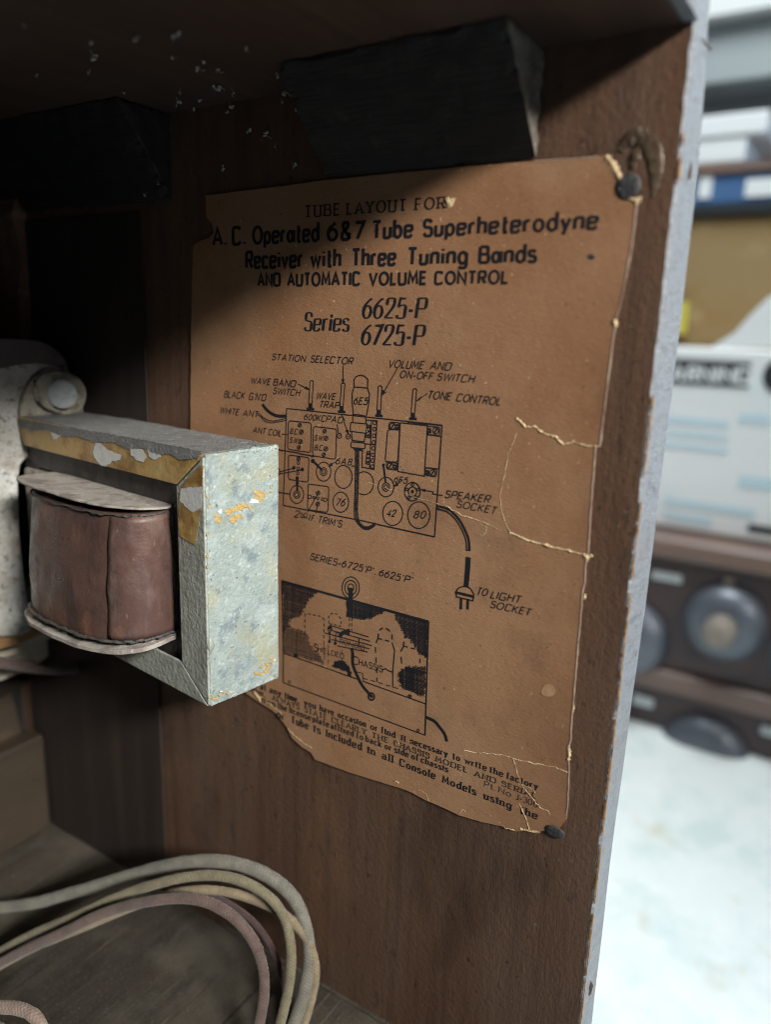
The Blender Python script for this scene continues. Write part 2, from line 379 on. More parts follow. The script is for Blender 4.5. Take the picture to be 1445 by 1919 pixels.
# front baffle with the round hole of the loudspeaker
BX = -.0006
bz0, bz1 = .0006, SHZ - .0006
hc = onplane(-60, 960, (0, YB, 0), NY)
hr = .118
out = []
for k in range(48):
    an = 2 * math.pi * k / 48
    out.append(Vector((hc.x + hr * math.cos(an), YB, hc.z + hr * math.sin(an))))
bm = bmesh.new()
rect = [bm.verts.new(p) for p in [(-.62, YB, bz0), (BX, YB, bz0), (BX, YB, bz1), (-.62, YB, bz1)]]
hole = [bm.verts.new(p) for p in out]
es = [bm.edges.new((rect[i], rect[(i + 1) % 4])) for i in range(4)] + [bm.edges.new((hole[i], hole[(i + 1) % 48])) for i in range(48)]
bmesh.ops.triangle_fill(bm, edges=es, use_beauty=True)
bad = [f_ for f_ in bm.faces if (f_.calc_center_median() - hc).length < hr * .98]
bmesh.ops.delete(bm, geom=bad, context='FACES')
r = bmesh.ops.extrude_face_region(bm, geom=list(bm.faces))
bmesh.ops.translate(bm, verts=[e for e in r['geom'] if isinstance(e, bmesh.types.BMVert)], vec=(0, .012, 0))
bmesh.ops.recalc_face_normals(bm, faces=bm.faces)
me_v = [v_.co.copy() for v_ in bm.verts]; bm.verts.index_update()
me_f = [[v_.index for v_ in f_.verts] for f_ in bm.faces]; bm.free()
o = obj('front_panel', me_v, me_f, MT['baffle'], cab)
o = obj('grille_cloth', *box(-.62, BX, YB + .0125, YB + .014, .002, SHZ - .002), MT['blackcloth'], cab)
# cleat along the bottom of the baffle, split slat at its top
zc = ony(40, 1395, YB - .014).z
o = obj('bottom_cleat', *box(-.62, BX - .0035, YB - .014, YB - .0004, .0008, zc), MT['baffle'], cab); bevel(fixn(o), .0015)
pr = [onplane(x, y, (0, YB - .03, 0), NY) for x, y in [(36, 312), (48, 335), (52, 380), (56, 450), (60, 540), (62, 660), (62, 760), (36, 760), (38, 640), (36, 560), (40, 500), (34, 440), (24, 400), (31, 360), (30, 330)]]
o = obj('split_slat', *prism(pr, (0, .029, 0)), MT['slat'], cab); bevel(fixn(o), .001)
# vertical cleat in the front corner (a thin board against the side)
yc = onx(297, 1200).y
o = obj('corner_batten', *box(-.0014, -.0004, yc, YB - .0006, .001, SHZ - .0395), MT['near_black'], cab)  # thin sheet coloured much darker than the side board
# two glue blocks between side and shelf
def glue_block(y0, y1, dx, dz, me='block_end'):
    pr = [(-.0003, y0, SHZ - .0004), (-dx, y0, SHZ - .0004), (-.0003, y0, SHZ - dz)]
    v, f = prism(pr, (0, y1 - y0, 0))
    o = obj('glue_block', v, f, None, cab, mats=[MT['block_paint'], MT[me]], fm=[1, 1, 0, 0, 0]); roughen(fixn(o), 24, .0006, 160, .0022); bevel(o, .0004)
    return o
o = glue_block(.0455, .1315, .0295, .0325); o['label'] = 'black corner block with dusty pale end, nearest the opening'
o = glue_block(.217, YB - .001, .0285, .0355, 'near_black'); o['label'] = 'black corner block deep in the cabinet'  # end face coloured near-black to carry the shade deep inside
# dried glue run by the upper tack
def blob(path, rad, parent, name, m, flat=.11):
    P = catmull([onx(x, y, -.0004) for x, y in path], 6)
    rr = []
    for i in range(len(P)):
        t = i / (len(P) - 1) * (len(rad) - 1); k = min(int(t), len(rad) - 2); rr.append((rad[k] + (rad[k + 1] - rad[k]) * (t - k)) * .00024)
    v, f, u = tube(P, rr, 10, .15)
    v = [Vector((p.x * flat if p.x < 0 else p.x * .05, p.y, p.z)) for p in v]
    return obj(name, v, f, m, parent, smooth=True)
blob([(1160, 285), (1172, 266), (1195, 258), (1216, 270), (1226, 300), (1228, 325), (1226, 350), (1222, 372)], [5, 9, 12, 12, 11, 9, 6, 2], cab, 'glue_run', MT['glue'])
blob([(1196, 275), (1188, 295), (1181, 318)], [5, 8, 4], cab, 'glue_run', MT['glue'])

# ================================================================== PAPER LABEL
LX = -.0009
out_px = [(385, 367), (460, 358), (540, 348), (610, 338.5), (700, 329), (790, 321), (870, 313), (940, 307.5), (1003, 302.5), (1060, 299), (1110, 295), (1134, 293),
          (1141, 303), (1149, 316), (1157, 331), (1160, 346), (1168, 364), (1183, 371), (1195, 376), (1190, 420), (1183, 470), (1172, 530), (1162, 575), (1154, 602), (1155, 610), (1151, 625),
          (1142, 700), (1133, 770), (1125, 836), (1117, 838), (1112, 900), (1107, 970), (1103, 1036), (1099, 1044), (1097, 1090), (1092, 1112), (1090, 1140), (1083, 1220), (1076, 1310), (1072, 1345),
          (1070, 1390), (1065, 1400), (1067, 1440), (1065, 1500), (1061, 1535), (1048, 1552), (1020, 1556), (1000, 1560), (985, 1557), (965, 1557), (940, 1548), (900, 1539), (860, 1527), (830, 1513),
          (800, 1500), (770, 1484), (740, 1473), (700, 1461), (660, 1449), (625, 1436), (590, 1423), (583, 1410), (566, 1400), (548, 1384), (540, 1368), (530, 1352), (518, 1338), (510, 1331), (494, 1321), (478, 1311),
          (462, 1300), (452, 1285), (440, 1240), (420, 1190), (372, 1160), (357, 1100), (356, 1000), (356, 900), (357, 760), (358, 640), (360, 520), (362, 462), (368, 455), (390, 447), (401, 436), (397, 420), (387, 408), (386, 392)]
lab = thing('paper_label', 'brown printed tube layout paper tacked to the inner side board', 'label', (0, .11, .25))
def densify(pts, step=9, amp=.45):
    out = []
    for i, (x, y) in enumerate(pts):
        x2, y2 = pts[(i + 1) % len(pts)]; d = math.hypot(x2 - x, y2 - y); n = max(1, int(d / step))
        for k in range(n):
            t = k / n; out.append((x + (x2 - x) * t + random.uniform(-amp, amp), y + (y2 - y) * t + random.uniform(-amp, amp)))
    return out
dpx = densify(out_px)
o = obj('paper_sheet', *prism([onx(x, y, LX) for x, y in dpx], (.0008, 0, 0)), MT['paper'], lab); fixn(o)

def ribbon(P, W, x, closed=False):
    """flat strip of width W (number or list) round the polyline P of (y, z) on the plane x"""
    n = len(P)
    V, Fs = [], []
    for i in range(n):
        p = P[i]; a = P[i - 1] if (i or closed) else p; b = P[(i + 1) % n] if (i < n - 1 or closed) else p
        d1 = Vector((p[0] - a[0], p[1] - a[1])); d2 = Vector((b[0] - p[0], b[1] - p[1]))
        if d1.length < 1e-9: d1 = d2
        if d2.length < 1e-9: d2 = d1
        d1.normalize(); d2.normalize(); n1 = Vector((-d1.y, d1.x)); n2 = Vector((-d2.y, d2.x))
        m_ = n1 + n2
        if m_.length < 1e-6: m_ = n1
        m_.normalize(); k = 1 / max(.45, m_.dot(n1))
        ww = (W[i] if isinstance(W, list) else W) * .5 * k
        V += [Vector((x, p[0] + m_.x * ww, p[1] + m_.y * ww)), Vector((x, p[0] - m_.x * ww, p[1] - m_.y * ww))]
    for i in range(n if closed else n - 1):
        j = (i + 1) % n; Fs.append([2 * i, 2 * i + 1, 2 * j + 1, 2 * j])
    return V, Fs
INKX = LX - .00006
_ik = [0]
def inkx():
    _ik[0] += 1; return INKX - (_ik[0] % 97) * 4e-7
def wall(px, py):
    p = onx(px, py, INKX); return (p.y, p.z)

# ---- stroke alphabet: '-' straight polyline, '~' rounded polyline, 'o' closed rounded polyline
GL = {
'A': (.74, '-0 0 .37 1 .74 0', '-.14 .33 .60 .33'), 'B': (.58, '-0 0 0 1', '~0 1 .30 1 .54 1 .54 .53 .30 .53 0 .53', '~0 .53 .32 .53 .60 .53 .60 0 .32 0 0 0'),
'C': (.68, '~.66 .86 .55 1 .36 1.02 0 1.02 0 .5 0 -.02 .36 -.02 .55 0 .66 .14'), 'D': (.68, '-0 0 0 1', '~0 1 .25 1 .70 1 .70 .5 .70 0 .25 0 0 0'),
'E': (.50, '-.50 1 0 1 0 0 .50 0', '-0 .53 .44 .53'), 'F': (.48, '-.48 1 0 1 0 0', '-0 .52 .42 .52'),
'G': (.74, '~.70 .86 .58 1 .38 1.02 0 1.02 0 .5 0 -.02 .38 -.02 .72 -.02 .72 .42', '-.40 .44 .74 .44'), 'H': (.64, '-0 0 0 1', '-.64 0 .64 1', '-0 .53 .64 .53'),
'I': (.04, '-.02 0 .02 1'), 'J': (.36, '~.36 1 .36 .5 .36 0 .12 -.02 0 .10'), 'K': (.60, '-0 0 0 1', '-.56 1 .02 .42', '-.16 .56 .60 0'), 'L': (.46, '-0 1 0 0 .46 0'),
'M': (.80, '-0 0 .08 1 .40 .25 .72 1 .80 0'), 'N': (.66, '-0 0 0 1 .66 0 .66 1'), 'O': (.82, 'o0 1.02 .82 1.02 .82 -.02 0 -.02'),
'P': (.56, '-0 0 0 1', '~0 1 .30 1 .58 1 .58 .46 .30 .46 0 .46'), 'Q': (.82, 'o0 1.02 .82 1.02 .82 -.02 0 -.02', '-.5 .25 .84 -.08'),
'R': (.58, '-0 0 0 1', '~0 1 .30 1 .57 1 .57 .48 .30 .48 0 .48', '-.28 .48 .58 0'), 'S': (.52, '~.50 .84 .42 1 .26 1.02 0 1.02 0 .58 .24 .54 .54 .50 .54 -.02 .26 -.02 .08 0 0 .18'),
'T': (.58, '-0 1 .58 1', '-.29 1 .29 0'), 'U': (.62, '~0 1 0 .6 0 -.02 .31 -.02 .62 -.02 .62 .6 .62 1'), 'V': (.70, '-0 1 .35 0 .70 1'), 'W': (1.0, '-0 1 .24 0 .50 .92 .76 0 1.0 1'),
'X': (.64, '-0 1 .64 0', '-0 0 .64 1'), 'Y': (.66, '-0 1 .33 .46 .66 1', '-.33 .46 .33 0'), 'Z': (.6, '-0 1 .6 1 0 0 .6 0'),
'a': (.54, 'o0 .63 .44 .63 .44 .01 0 .01', '-.54 .69 .54 -.03'), '\x01': (.46, '~.04 .54 .08 .66 .22 .66 .42 .66 .42 .40 .42 0', '~.42 .38 .28 .36 0 .34 0 -.02 .18 -.02 .36 -.02 .42 .12'), 'b': (.50, '-0 1.05 0 0', 'o0 .66 .50 .66 .50 -.02 0 -.02'), 'c': (.46, '~.46 .56 .38 .66 .25 .66 0 .66 0 .32 0 -.02 .25 -.02 .38 -.02 .46 .09'),
'd': (.50, '-.50 1.08 .50 0', 'o0 .66 .50 .66 .50 -.02 0 -.02'), 'e': (.50, '-.02 .34 .49 .34', '~.49 .34 .50 .66 .25 .66 0 .66 0 .32 0 -.02 .25 -.02 .40 -.02 .48 .13'),
'f': (.30, '~.32 1.02 .12 1.10 .12 .8 .12 .4 .12 0', '-0 .62 .28 .62'), 'g': (.50, 'o0 .66 .50 .66 .50 -.02 0 -.02', '~.50 .64 .50 .2 .50 -.30 .24 -.30 .10 -.30 .02 -.20'), 'h': (.46, '-0 1.05 0 0', '~0 .36 .06 .66 .24 .66 .46 .66 .46 .36 .46 0'),
'i': (.06, '-.03 .64 .03 0', '-.03 .90 .03 .80'), 'j': (.1, '~.08 .64 .08 0 .08 -.3 -.1 -.28', '-.08 .90 .08 .80'), 'k': (.46, '-0 1.05 0 0', '-.42 .64 .02 .26', '-.14 .36 .46 0'), 'l': (.04, '-.02 1.05 .02 0'),
'm': (.80, '-0 .64 0 0', '~0 .36 .05 .66 .20 .66 .40 .66 .40 .36 .40 0', '~.40 .36 .45 .66 .60 .66 .80 .66 .80 .36 .80 0'), 'n': (.46, '-0 .64 0 0', '~0 .36 .06 .66 .24 .66 .46 .66 .46 .36 .46 0'),
'o': (.54, 'o0 .66 .54 .66 .54 -.02 0 -.02'), 'p': (.50, '-0 .64 0 -.30', 'o0 .66 .50 .66 .50 -.02 0 -.02'), 'q': (.50, '-.50 .64 .50 -.30', 'o0 .66 .50 .66 .50 -.02 0 -.02'), 'r': (.30, '-0 .64 0 0', '~0 .36 .04 .62 .18 .66 .32 .63'),
's': (.40, '~.38 .55 .30 .66 .20 .66 0 .66 0 .38 .20 .34 .41 .30 .41 -.02 .20 -.02 .06 -.02 0 .10'), 't': (.30, '~.14 .95 .14 .4 .14 -.02 .24 -.02 .33 .04', '-.14 .95 .14 .3', '-.04 .62 .33 .62'), 'u': (.46, '~0 .64 0 .3 0 -.02 .22 -.02 .40 -.02 .46 .3', '-.46 .64 .46 0'),
'v': (.48, '-0 .64 .24 0 .48 .64'), 'w': (.74, '-0 .64 .18 0 .37 .60 .56 0 .74 .64'), 'x': (.46, '-0 .64 .46 0', '-0 0 .46 .64'), 'y': (.48, '-0 .64 .25 .03', '-.48 .64 .12 -.30'), 'z': (.44, '-0 .64 .44 .64 0 0 .44 0'),
'0': (.58, 'o0 1.02 .58 1.02 .58 -.02 0 -.02'), '1': (.20, '-0 .8 .18 1 .18 0'), '2': (.54, '~.02 .74 .04 1.02 .28 1.02 .54 1.02 .54 .68 .40 .46 0 0', '-0 0 .56 0'), '3': (.5, '~.02 .86 .1 1.02 .5 1.02 .5 .54 .2 .54', '~.2 .54 .54 .54 .54 -.02 .1 -.02 0 .16'),
'4': (.56, '-.42 0 .42 1 0 .28 .58 .28'), '5': (.52, '-.50 1 .10 1 .06 .56', '~.06 .56 .2 .66 .54 .66 .54 .32 .54 -.02 .22 -.02 .05 0 0 .14'), '6': (.54, '~.46 1.02 .24 .86 0 .6 0 .32', 'o0 .64 .54 .64 .54 -.02 0 -.02'), '7': (.52, '-0 1 .54 1 .14 0'),
'8': (.54, 'o.04 1.02 .50 1.02 .50 .54 .04 .54', 'o0 .54 .54 .54 .54 -.02 0 -.02'), '9': (.54, '~.08 -.02 .30 .14 .54 .4 .54 .68', 'o0 1.02 .54 1.02 .54 .36 0 .36'),
'&': (.66, '~.66 .02 .40 .34 .08 .72 .08 1.02 .28 1.02 .48 1.02 .48 .72 .28 .58 0 .40 0 -.02 .26 -.02 .56 -.02 .62 .40'), '.': (.08, '-.04 .10 .04 0'), ',': (.10, '-.07 .10 .07 0 0 -.16'), '-': (.28, '-0 .34 .28 .34', '-0 .40 .28 .40'), "'": (.05, '-.03 1 .01 .78'),
}
def chaikin(P, closed, it=3):
    for _ in range(it):
        Q = []; n = len(P)
        for i in range(n if closed else n - 1):
            a, b = P[i], P[(i + 1) % n]
            Q += [(a[0] * .75 + b[0] * .25, a[1] * .75 + b[1] * .25), (a[0] * .25 + b[0] * .75, a[1] * .25 + b[1] * .75)]
        if not closed: Q = [P[0]] + Q + [P[-1]]
        P = Q
    return P
GS = {}
for ch, g in GL.items():
    st = []
    for s in g[1:]:
        n = list(map(float, s[1:].split())); P = list(zip(n[::2], n[1::2]))
        if s[0] == '~': P = chaikin(P, False)
        if s[0] == 'o':
            # a few more control points so the bowl is round rather than a lozenge
            xs = [p[0] for p in P]; ys = [p[1] for p in P]; x0, x1, y0, y1 = min(xs), max(xs), min(ys), max(ys)
            cx, cy, rx, ry = (x0 + x1) / 2, (y0 + y1) / 2, (x1 - x0) / 2, (y1 - y0) / 2
            P = [(cx + rx * math.cos(2 * math.pi * k / 28), cy + ry * math.sin(2 * math.pi * k / 28)) for k in range(28)]
        st.append((P, s[0]))
    GS[ch] = (g[0], st)
STY = {  # pen width (of cap height), thin width, slant, letter gap, serifs, roughness
'futura': (.25, .195, 0.0, .30, 0, .0), 'futura_caps': (.265, .225, 0, .31, 0, 0), 'serif': (.215, .12, 0, .38, .25, 0), 'serif_bold': (.26, .16, 0, .40, .23, 0), 'italic': (.195, .075, .13, .27, .09, 0),
'hand': (.165, .165, .34, .27, 0, .02), 'thin': (.1, .1, 0, .24, 0, 0), 'square': (.14, .14, .05, .30, 0, .02), 'light': (.13, .10, 0, .28, .0, 0)}
def write(parts, text, style, x0, y0, x1, y1, cap):
    """text from pixel (x0,y0) to (x1,y1) along its baseline, capitals cap pixels tall, laid on the paper"""
    wv, wh, sl, gap, ser, rg = STY[style]
    a = Vector(wall(x0, y0)); b = Vector(wall(x1, y1)); mx, my = (x0 + x1) / 2, (y0 + y1) / 2
    h = wall(mx, my - cap)[1] - wall(mx, my)[1]
    if style.startswith('serif') or style == 'italic': text = text.replace('a', '\x01')
    L = 0
    for ch in text: L += (GS[ch][0] if ch in GS else .30) + gap
    L -= gap; e = (b - a) / max(L, .01)          # one glyph unit along the baseline
    pen = h
    x = 0
    for ch in text:
        if ch not in GS: x += .30 + gap; continue
        wd, st = GS[ch]
        jx, jy = random.uniform(-rg, rg), random.uniform(-rg, rg)
        for P, kind in st:
            if kind == 'o': P2 = P
            else: P2 = P
            Q = []; Ws = []
            n = len(P2)
            for i, (u, v) in enumerate(P2):
                u2 = x + u + sl * v * h / max(e.length, 1e-6) + jx; q = a + e * u2
                Q.append((q.x, q.y + (v + jy) * h))
                p, r = P2[i - 1] if (i or kind == 'o') else P2[i], P2[(i + 1) % n] if (i < n - 1 or kind == 'o') else P2[i]
                dx, dy = abs(r[0] - p[0]), abs(r[1] - p[1]); k = dy / max(1e-6, math.hypot(dx, dy))
                Ws.append(pen * (wh + (wv - wh) * k * k))
            parts.append(ribbon(Q, Ws, inkx(), kind == 'o'))
            if ser and kind != 'o':
                for i, j in ((0, 1), (-1, -2)):
                    dx, dy = P2[i][0] - P2[j][0], P2[i][1] - P2[j][1]
                    if abs(dy) > .55 * abs(dx) and (abs(P2[i][1]) < .03 or P2[i][1] > .6):
                        hw = ser * .85
                        ya = .0 if P2[i][1] < .3 else (P2[i][1] - .0)
                        pts = []
                        for du in (-hw, hw):
                            u2 = x + P2[i][0] + du + sl * ya * h / max(e.length, 1e-6); q = a + e * u2
                            pts.append((q.x, q.y + (ya + (.035 if ya < .3 else -.035)) * h))
                        parts.append(ribbon(pts, pen * (.12 if ser > .1 else .08), inkx()))
        x += wd + gap
def words(parts, style, base, items, cap):
    """words at measured left/right pixels on the straight baseline base = (x0,y0,x1,y1)"""
    x0, y0, x1, y1 = base
    for t, a, b in items:
        fa = y0 + (y1 - y0) * (a - x0) / (x1 - x0); fb = y0 + (y1 - y0) * (b - x0) / (x1 - x0)
        write(parts, t, style, a, fa, b, fb, cap)

def ink(name, parts):
    return obj(name, *merge(parts), MT['ink'], lab)
# headlines
T = []
words(T, 'serif', (574, 407, 833, 390.5), [('TUBE', 572, 636), ('LAYOUT', 651, 760), ('FOR', 779, 833)], 20.5)
words(T, 'futura', (396, 460, 1122, 428), [('A.', 400, 424), ('C.', 437, 459), ('Operated', 475, 596), ('6', 615, 631), ('&', 641, 656), ('7', 666, 681), ('Tube', 699, 772), ('Superheterodyne', 795, 1118)], 30.5)
words(T, 'futura', (459, 502.4, 1006, 490.3), [('Receiver', 462, 566), ('with', 584, 637), ('Three', 661, 740), ('Tuning', 765, 874), ('Bands', 899, 1003)], 30)
words(T, 'futura_caps', (484, 536, 951, 530.8), [('AND', 484, 524), ('AUTOMATIC', 540, 674), ('VOLUME', 693, 798), ('CONTROL', 816, 951)], 22)
ink('headline_text', T)
T = []
write(T, 'Series', 'italic', 571, 619.5, 652, 620, 33)
write(T, '6625-P', 'italic', 680, 596, 795, 596, 36)
write(T, '6725-P', 'italic', 678, 645.5, 791, 647, 36)
ink('series_text', T)

# ---- hand lettered captions
z3 = lambda x, y: (380 + x / 3.803, 640 + y / 3.803)
z4 = lambda x, y: (640 + x / 3.803, 640 + y / 3.803)
z5 = lambda x, y: (480 + x / 3.803, 1000 + y / 3.803)
z6 = lambda x, y: (780 + x / 3.803, 940 + y / 3.803)
zz = lambda x, y: (560 + x / 7.225, 1130 + y / 7.225)
T = []
CAPS = []
def hand(fn, t, xa, ya, xb, yb, cap, st='hand'):
    T = []; CAPS.append(T)
    a = fn(xa, ya); b = fn(xb - cap * .26 if st == 'hand' else xb, yb); write(T, t, st, a[0], a[1], b[0], b[1], cap / 3.803)
hand(z3, 'STATION', 495, 131, 738, 145, 42); hand(z3, 'SELECTOR', 768, 147, 1078, 164, 46)
hand(z3, 'WAVE', 342, 298, 488, 309, 42); hand(z3, 'BAND', 503, 312, 668, 324, 44); hand(z3, 'SWITCH', 502, 372, 698, 388, 42)
hand(z3, 'BLACK', 152, 398, 305, 409, 44); hand(z3, "G'N'D", 330, 412, 455, 424, 46)
hand(z3, 'WHITE', 122, 510, 262, 526, 42); hand(z3, 'ANT', 287, 530, 400, 541, 42)
hand(z3, 'ANT', 358, 648, 455, 660, 40); hand(z3, 'COIL', 468, 664, 566, 676, 40)
hand(z3, 'WAVE', 808, 408, 950, 415, 44); hand(z3, 'TRAP', 830, 468, 976, 478, 44)
hand(z3, '600KC', 722, 555, 880, 570, 40); hand(z3, 'PAD', 880, 572, 1003, 581, 42)
hand(z3, '6E5', 1075, 446, 1180, 450, 48)
hand(z3, 'B.C.', 622, 657, 690, 662, 36); hand(z3, 'S.W.', 620, 720, 690, 726, 36); hand(z3, 'S.W.', 797, 703, 868, 709, 36); hand(z3, 'B.C.', 797, 772, 868, 778, 36)
hand(z3, '6A8', 946, 872, 1068, 880, 42); hand(z3, '76', 948, 1170, 1020, 1172, 48); hand(z3, '42', 1312, 1245, 1378, 1248, 46)
hand(z3, '2', 652, 1250, 692, 1254, 46); hand(z3, 'ND', 696, 1243, 748, 1250, 26); hand(z3, 'I.F.', 756, 1272, 808, 1283, 42); hand(z3, "TRIM'S", 820, 1288, 996, 1322, 46)
hand(z4, 'VOLUME', 332, 185, 590, 196, 52); hand(z4, 'AND', 632, 197, 786, 205, 52); hand(z4, 'ON-OFF', 415, 256, 658, 273, 48); hand(z4, 'SWITCH', 682, 275, 952, 293, 50)
hand(z4, 'TONE', 612, 405, 788, 418, 52); hand(z4, 'CONTROL', 818, 423, 1142, 455, 52); hand(z4, '6F5', 375, 1000, 474, 1010, 40)
hand(z4, 'SPEAKER', 738, 1110, 1062, 1148, 50); hand(z4, 'SOCKET', 820, 1180, 1106, 1228, 48); hand(z4, '80', 512, 1258, 604, 1260, 50)
hand(z6, 'TO', 430, 660, 512, 672, 50); hand(z6, 'LIGHT', 530, 685, 748, 722, 50); hand(z6, 'SOCKET', 528, 752, 820, 812, 48)
hand(z5, 'SERIES-6725', 385, 183, 765, 268, 46); hand(z5, "'P'", 770, 272, 838, 286, 46); hand(z5, '.', 850, 292, 862, 294, 60); hand(z5, '6625', 876, 298, 1030, 333, 46); hand(z5, "'P'", 1038, 336, 1118, 352, 46)
def sq(t, xa, ya, xb, yb, cap):
    T = CAPS[-1]
    a = zz(xa, ya); b = zz(xb, yb); write(T, t, 'square', a[0], a[1], b[0], b[1], cap / 7.225)
CAPS.append([]); sq('S', 208, 640, 250, 652, 92); sq('HIELDED', 262, 650, 606, 752, 66); CAPS.append([]); sq('C', 742, 820, 800, 838, 100); sq('HASSIS', 815, 835, 1130, 935, 80); CAPS.append([]); sq('RONOID', 556, 545, 886, 640, 62); sq('P', 500, 470, 545, 480, 70)
for c_ in CAPS: ink('caption_text', c_)

# ---- chassis drawing
D = []
LW = .00042
def ln(fn, *p, w=1.0, closed=False, curve=False, dash=0):
    P = [fn(p[i], p[i + 1]) for i in range(0, len(p), 2)]
    if curve:
        P = [(q.x, q.y) for q in catmull([Vector((x, y, 0)) for x, y in P], 6)]
    Q = [wall(*q) for q in P]
    if not dash: D.append(ribbon(Q, LW * w, inkx(), closed)); return
    acc = []; on = True; left = dash
    for a, b in zip(Q, Q[1:]):
        d = math.hypot(b[0] - a[0], b[1] - a[1]); s = 0
        if not acc: acc = [a]
        while d - s > left:
            s += left; t = s / d; q = (a[0] + (b[0] - a[0]) * t, a[1] + (b[1] - a[1]) * t)
            if on: D.append(ribbon(acc + [q], LW * w, inkx()))
            on = not on; acc = [q]; left = dash if on else dash * .75
        left -= d - s; acc.append(b)
    if on and len(acc) > 1: D.append(ribbon(acc, LW * w, inkx()))
def circ(fn, cx, cy, rx, ry=None, w=1.0, n=28):
    ry = ry or rx
    P = [fn(cx + rx * math.cos(2 * math.pi * k / n), cy + ry * math.sin(2 * math.pi * k / n)) for k in range(n)]
    D.append(ribbon([wall(*q) for q in P], LW * w, inkx(), True))
def disc(fn, cx, cy, rx, ry=None, n=12):
    ry = ry or rx; x = inkx()
    P = [wall(*fn(cx + rx * math.cos(2 * math.pi * k / n), cy + ry * math.sin(2 * math.pi * k / n))) for k in range(n)]
    D.append(([Vector((x, a, b)) for a, b in P], [list(range(n))]))
def rrect(fn, pts, r=16, w=1.0):
    P = []; n = len(pts)
    for i in range(n):
        a, b, c = Vector(pts[i - 1]), Vector(pts[i]), Vector(pts[(i + 1) % n])
        u = (a - b).normalized() * r; v = (c - b).normalized() * r
        for t in (0, .25, .5, .75, 1): P.append((b + u) * (1 - t) ** 2 + b * 2 * t * (1 - t) + (b + v) * t * t)
    D.append(ribbon([wall(*fn(*q)) for q in P], LW * w, inkx(), True))
def screw(fn, x, y, r=14):
    circ(fn, x, y, r, r * 1.1, 1.0, 14); ln(fn, x - r * .45, y + r * .7, x + r * .45, y - r * .7, w=1.4)
z3b, z4b = z3, z4
# chassis outline
ln(z4, -1400 + 1010, 477 + 0, -390, 477)  if False else None
ln(z3, 598, 478, 1708, 597 + 0.0 * 0, w=1.15)
ln(z4, 718, 597, 664, 1392, w=1.3); ln(z3, 598, 478, 583, 900, 574, 1168, w=1.2); ln(z3, 574, 1168, 1100, 1270, 1240, 1300, w=1.3); ln(z4, 250, 1302, 664, 1392, w=1.5)
# controls on the top edge
for fn, x0, y0, x1, y1, hw in ((z3, 777, 280, 768, 440, 12), (z3, 1002, 297, 990, 460, 12), (z3, 1265, 317, 1256, 488, 13), (z4, 524, 337, 510, 510, 13)):
    ln(fn, x0 - hw, y0 + 4, x1 - hw, y1); ln(fn, x0 + hw, y0 + 4, x1 + hw, y1)
    ln(fn, x0 - hw, y0 + 6, x0 - hw * .5, y0, x0 + hw * .5, y0, x0 + hw, y0 + 6)
    for k in range(5): ln(fn, x1 - hw * 1.15, y1 + 3 + k * 8, x1 + hw * 1.15, y1 + 6 + k * 8, w=1.5 if fn is z4 or x0 > 900 else 1.0)
    ln(fn, x1 - 26, y1 + 44, x1 + 26, y1 + 48, w=1.2); ln(fn, x1 - 24, y1 + 34, x1 - 24, y1 + 46); ln(fn, x1 + 24, y1 + 36, x1 + 24, y1 + 50); ln(fn, x1 - 24, y1 + 34, x1 + 24, y1 + 38)
# pointer lines
ln(z3, 1001, 172, 1001, 292, w=.9); ln(z3, 994, 268, 1001, 294, 1007, 270, w=1.4)
ln(z3, 680, 304, 760, 343, w=.9); ln(z3, 735, 322, 762, 345, 728, 334, w=1.3)
ln(z4, 398, 196, 290, 382, w=.9); ln(z4, 300, 345, 288, 384, 318, 360, w=1.4)
ln(z4, 612, 372, 536, 424, w=.9); ln(z4, 570, 395, 534, 426, 560, 412, w=1.3)
ln(z3, 958, 590, 968, 650, w=.9); ln(z3, 990, 522, 1012, 560, 1010, 580, 1036, 652, w=.9); ln(z3, 1020, 632, 1037, 655, 1036, 630, w=1.3)
ln(z3, 565, 660, 606, 664, w=.9)
circ(z3, 974, 672, 15, 18); circ(z3, 1039, 677, 15, 18); disc(z3, 974, 672, 5); disc(z3, 1039, 677, 5)
# ground and aerial leads
P = [(426, 447), (450, 480), (485, 510), (530, 530), (595, 533)]
ln(z3, *sum(map(list, P), []), w=3.2, curve=True)
ln(z3, 388, 512, 410, 520, 440, 550, 480, 566, 540, 562, 596, 548, w=.9, curve=True); ln(z3, 388, 524, 410, 534, 440, 566, 480, 580, 540, 574, 596, 562, w=.9, curve=True)
for k in range(9): ln(z3, 420 + k * 18, 535 + 30 * min(1, k / 3) - max(0, k - 5) * 5, 432 + k * 18, 543 + 28 * min(1, k / 3) - max(0, k - 5) * 5, w=.8)
# coil cans
rrect(z3, [(612, 565), (774, 580), (770, 792), (606, 768)], 18); rrect(z3, [(790, 605), (956, 625), (948, 840), (784, 815)], 18)
rrect(z3, [(612, 808), (758, 828), (752, 1003), (612, 982)], 16); rrect(z3, [(752, 1015), (900, 1035), (892, 1218), (748, 1198)], 16)
for x, y in ((703, 645), (697, 715), (879, 690), (877, 765)): screw(z3, x, y, 14); disc(z3, x, y, 6)
for x, y in ((692, 597), (686, 756), (869, 640), (863, 807), (683, 836)): screw(z3, x, y, 12)
# wiring across the cans
ln(z3, 540, 773, 682, 795, 690, 800, 775, 815, w=1.4); disc(z3, 785, 818, 14, 8)
for x, y in ((682, 866), (680, 905), (678, 940), (674, 975), (674, 1010)): circ(z3, x, y, 9, 11, .9, 12)
disc(z3, 650, 900, 12, 14); disc(z3, 710, 912, 12, 14); ln(z3, 545, 930, 650, 903, w=1.1); ln(z3, 545, 945, 708, 915, w=1.1); circ(z3, 540, 930, 10, 22)
ln(z3, 674, 960, 674, 1065, w=2.6); ln(z3, 540, 1075, 622, 1088, w=1.3)
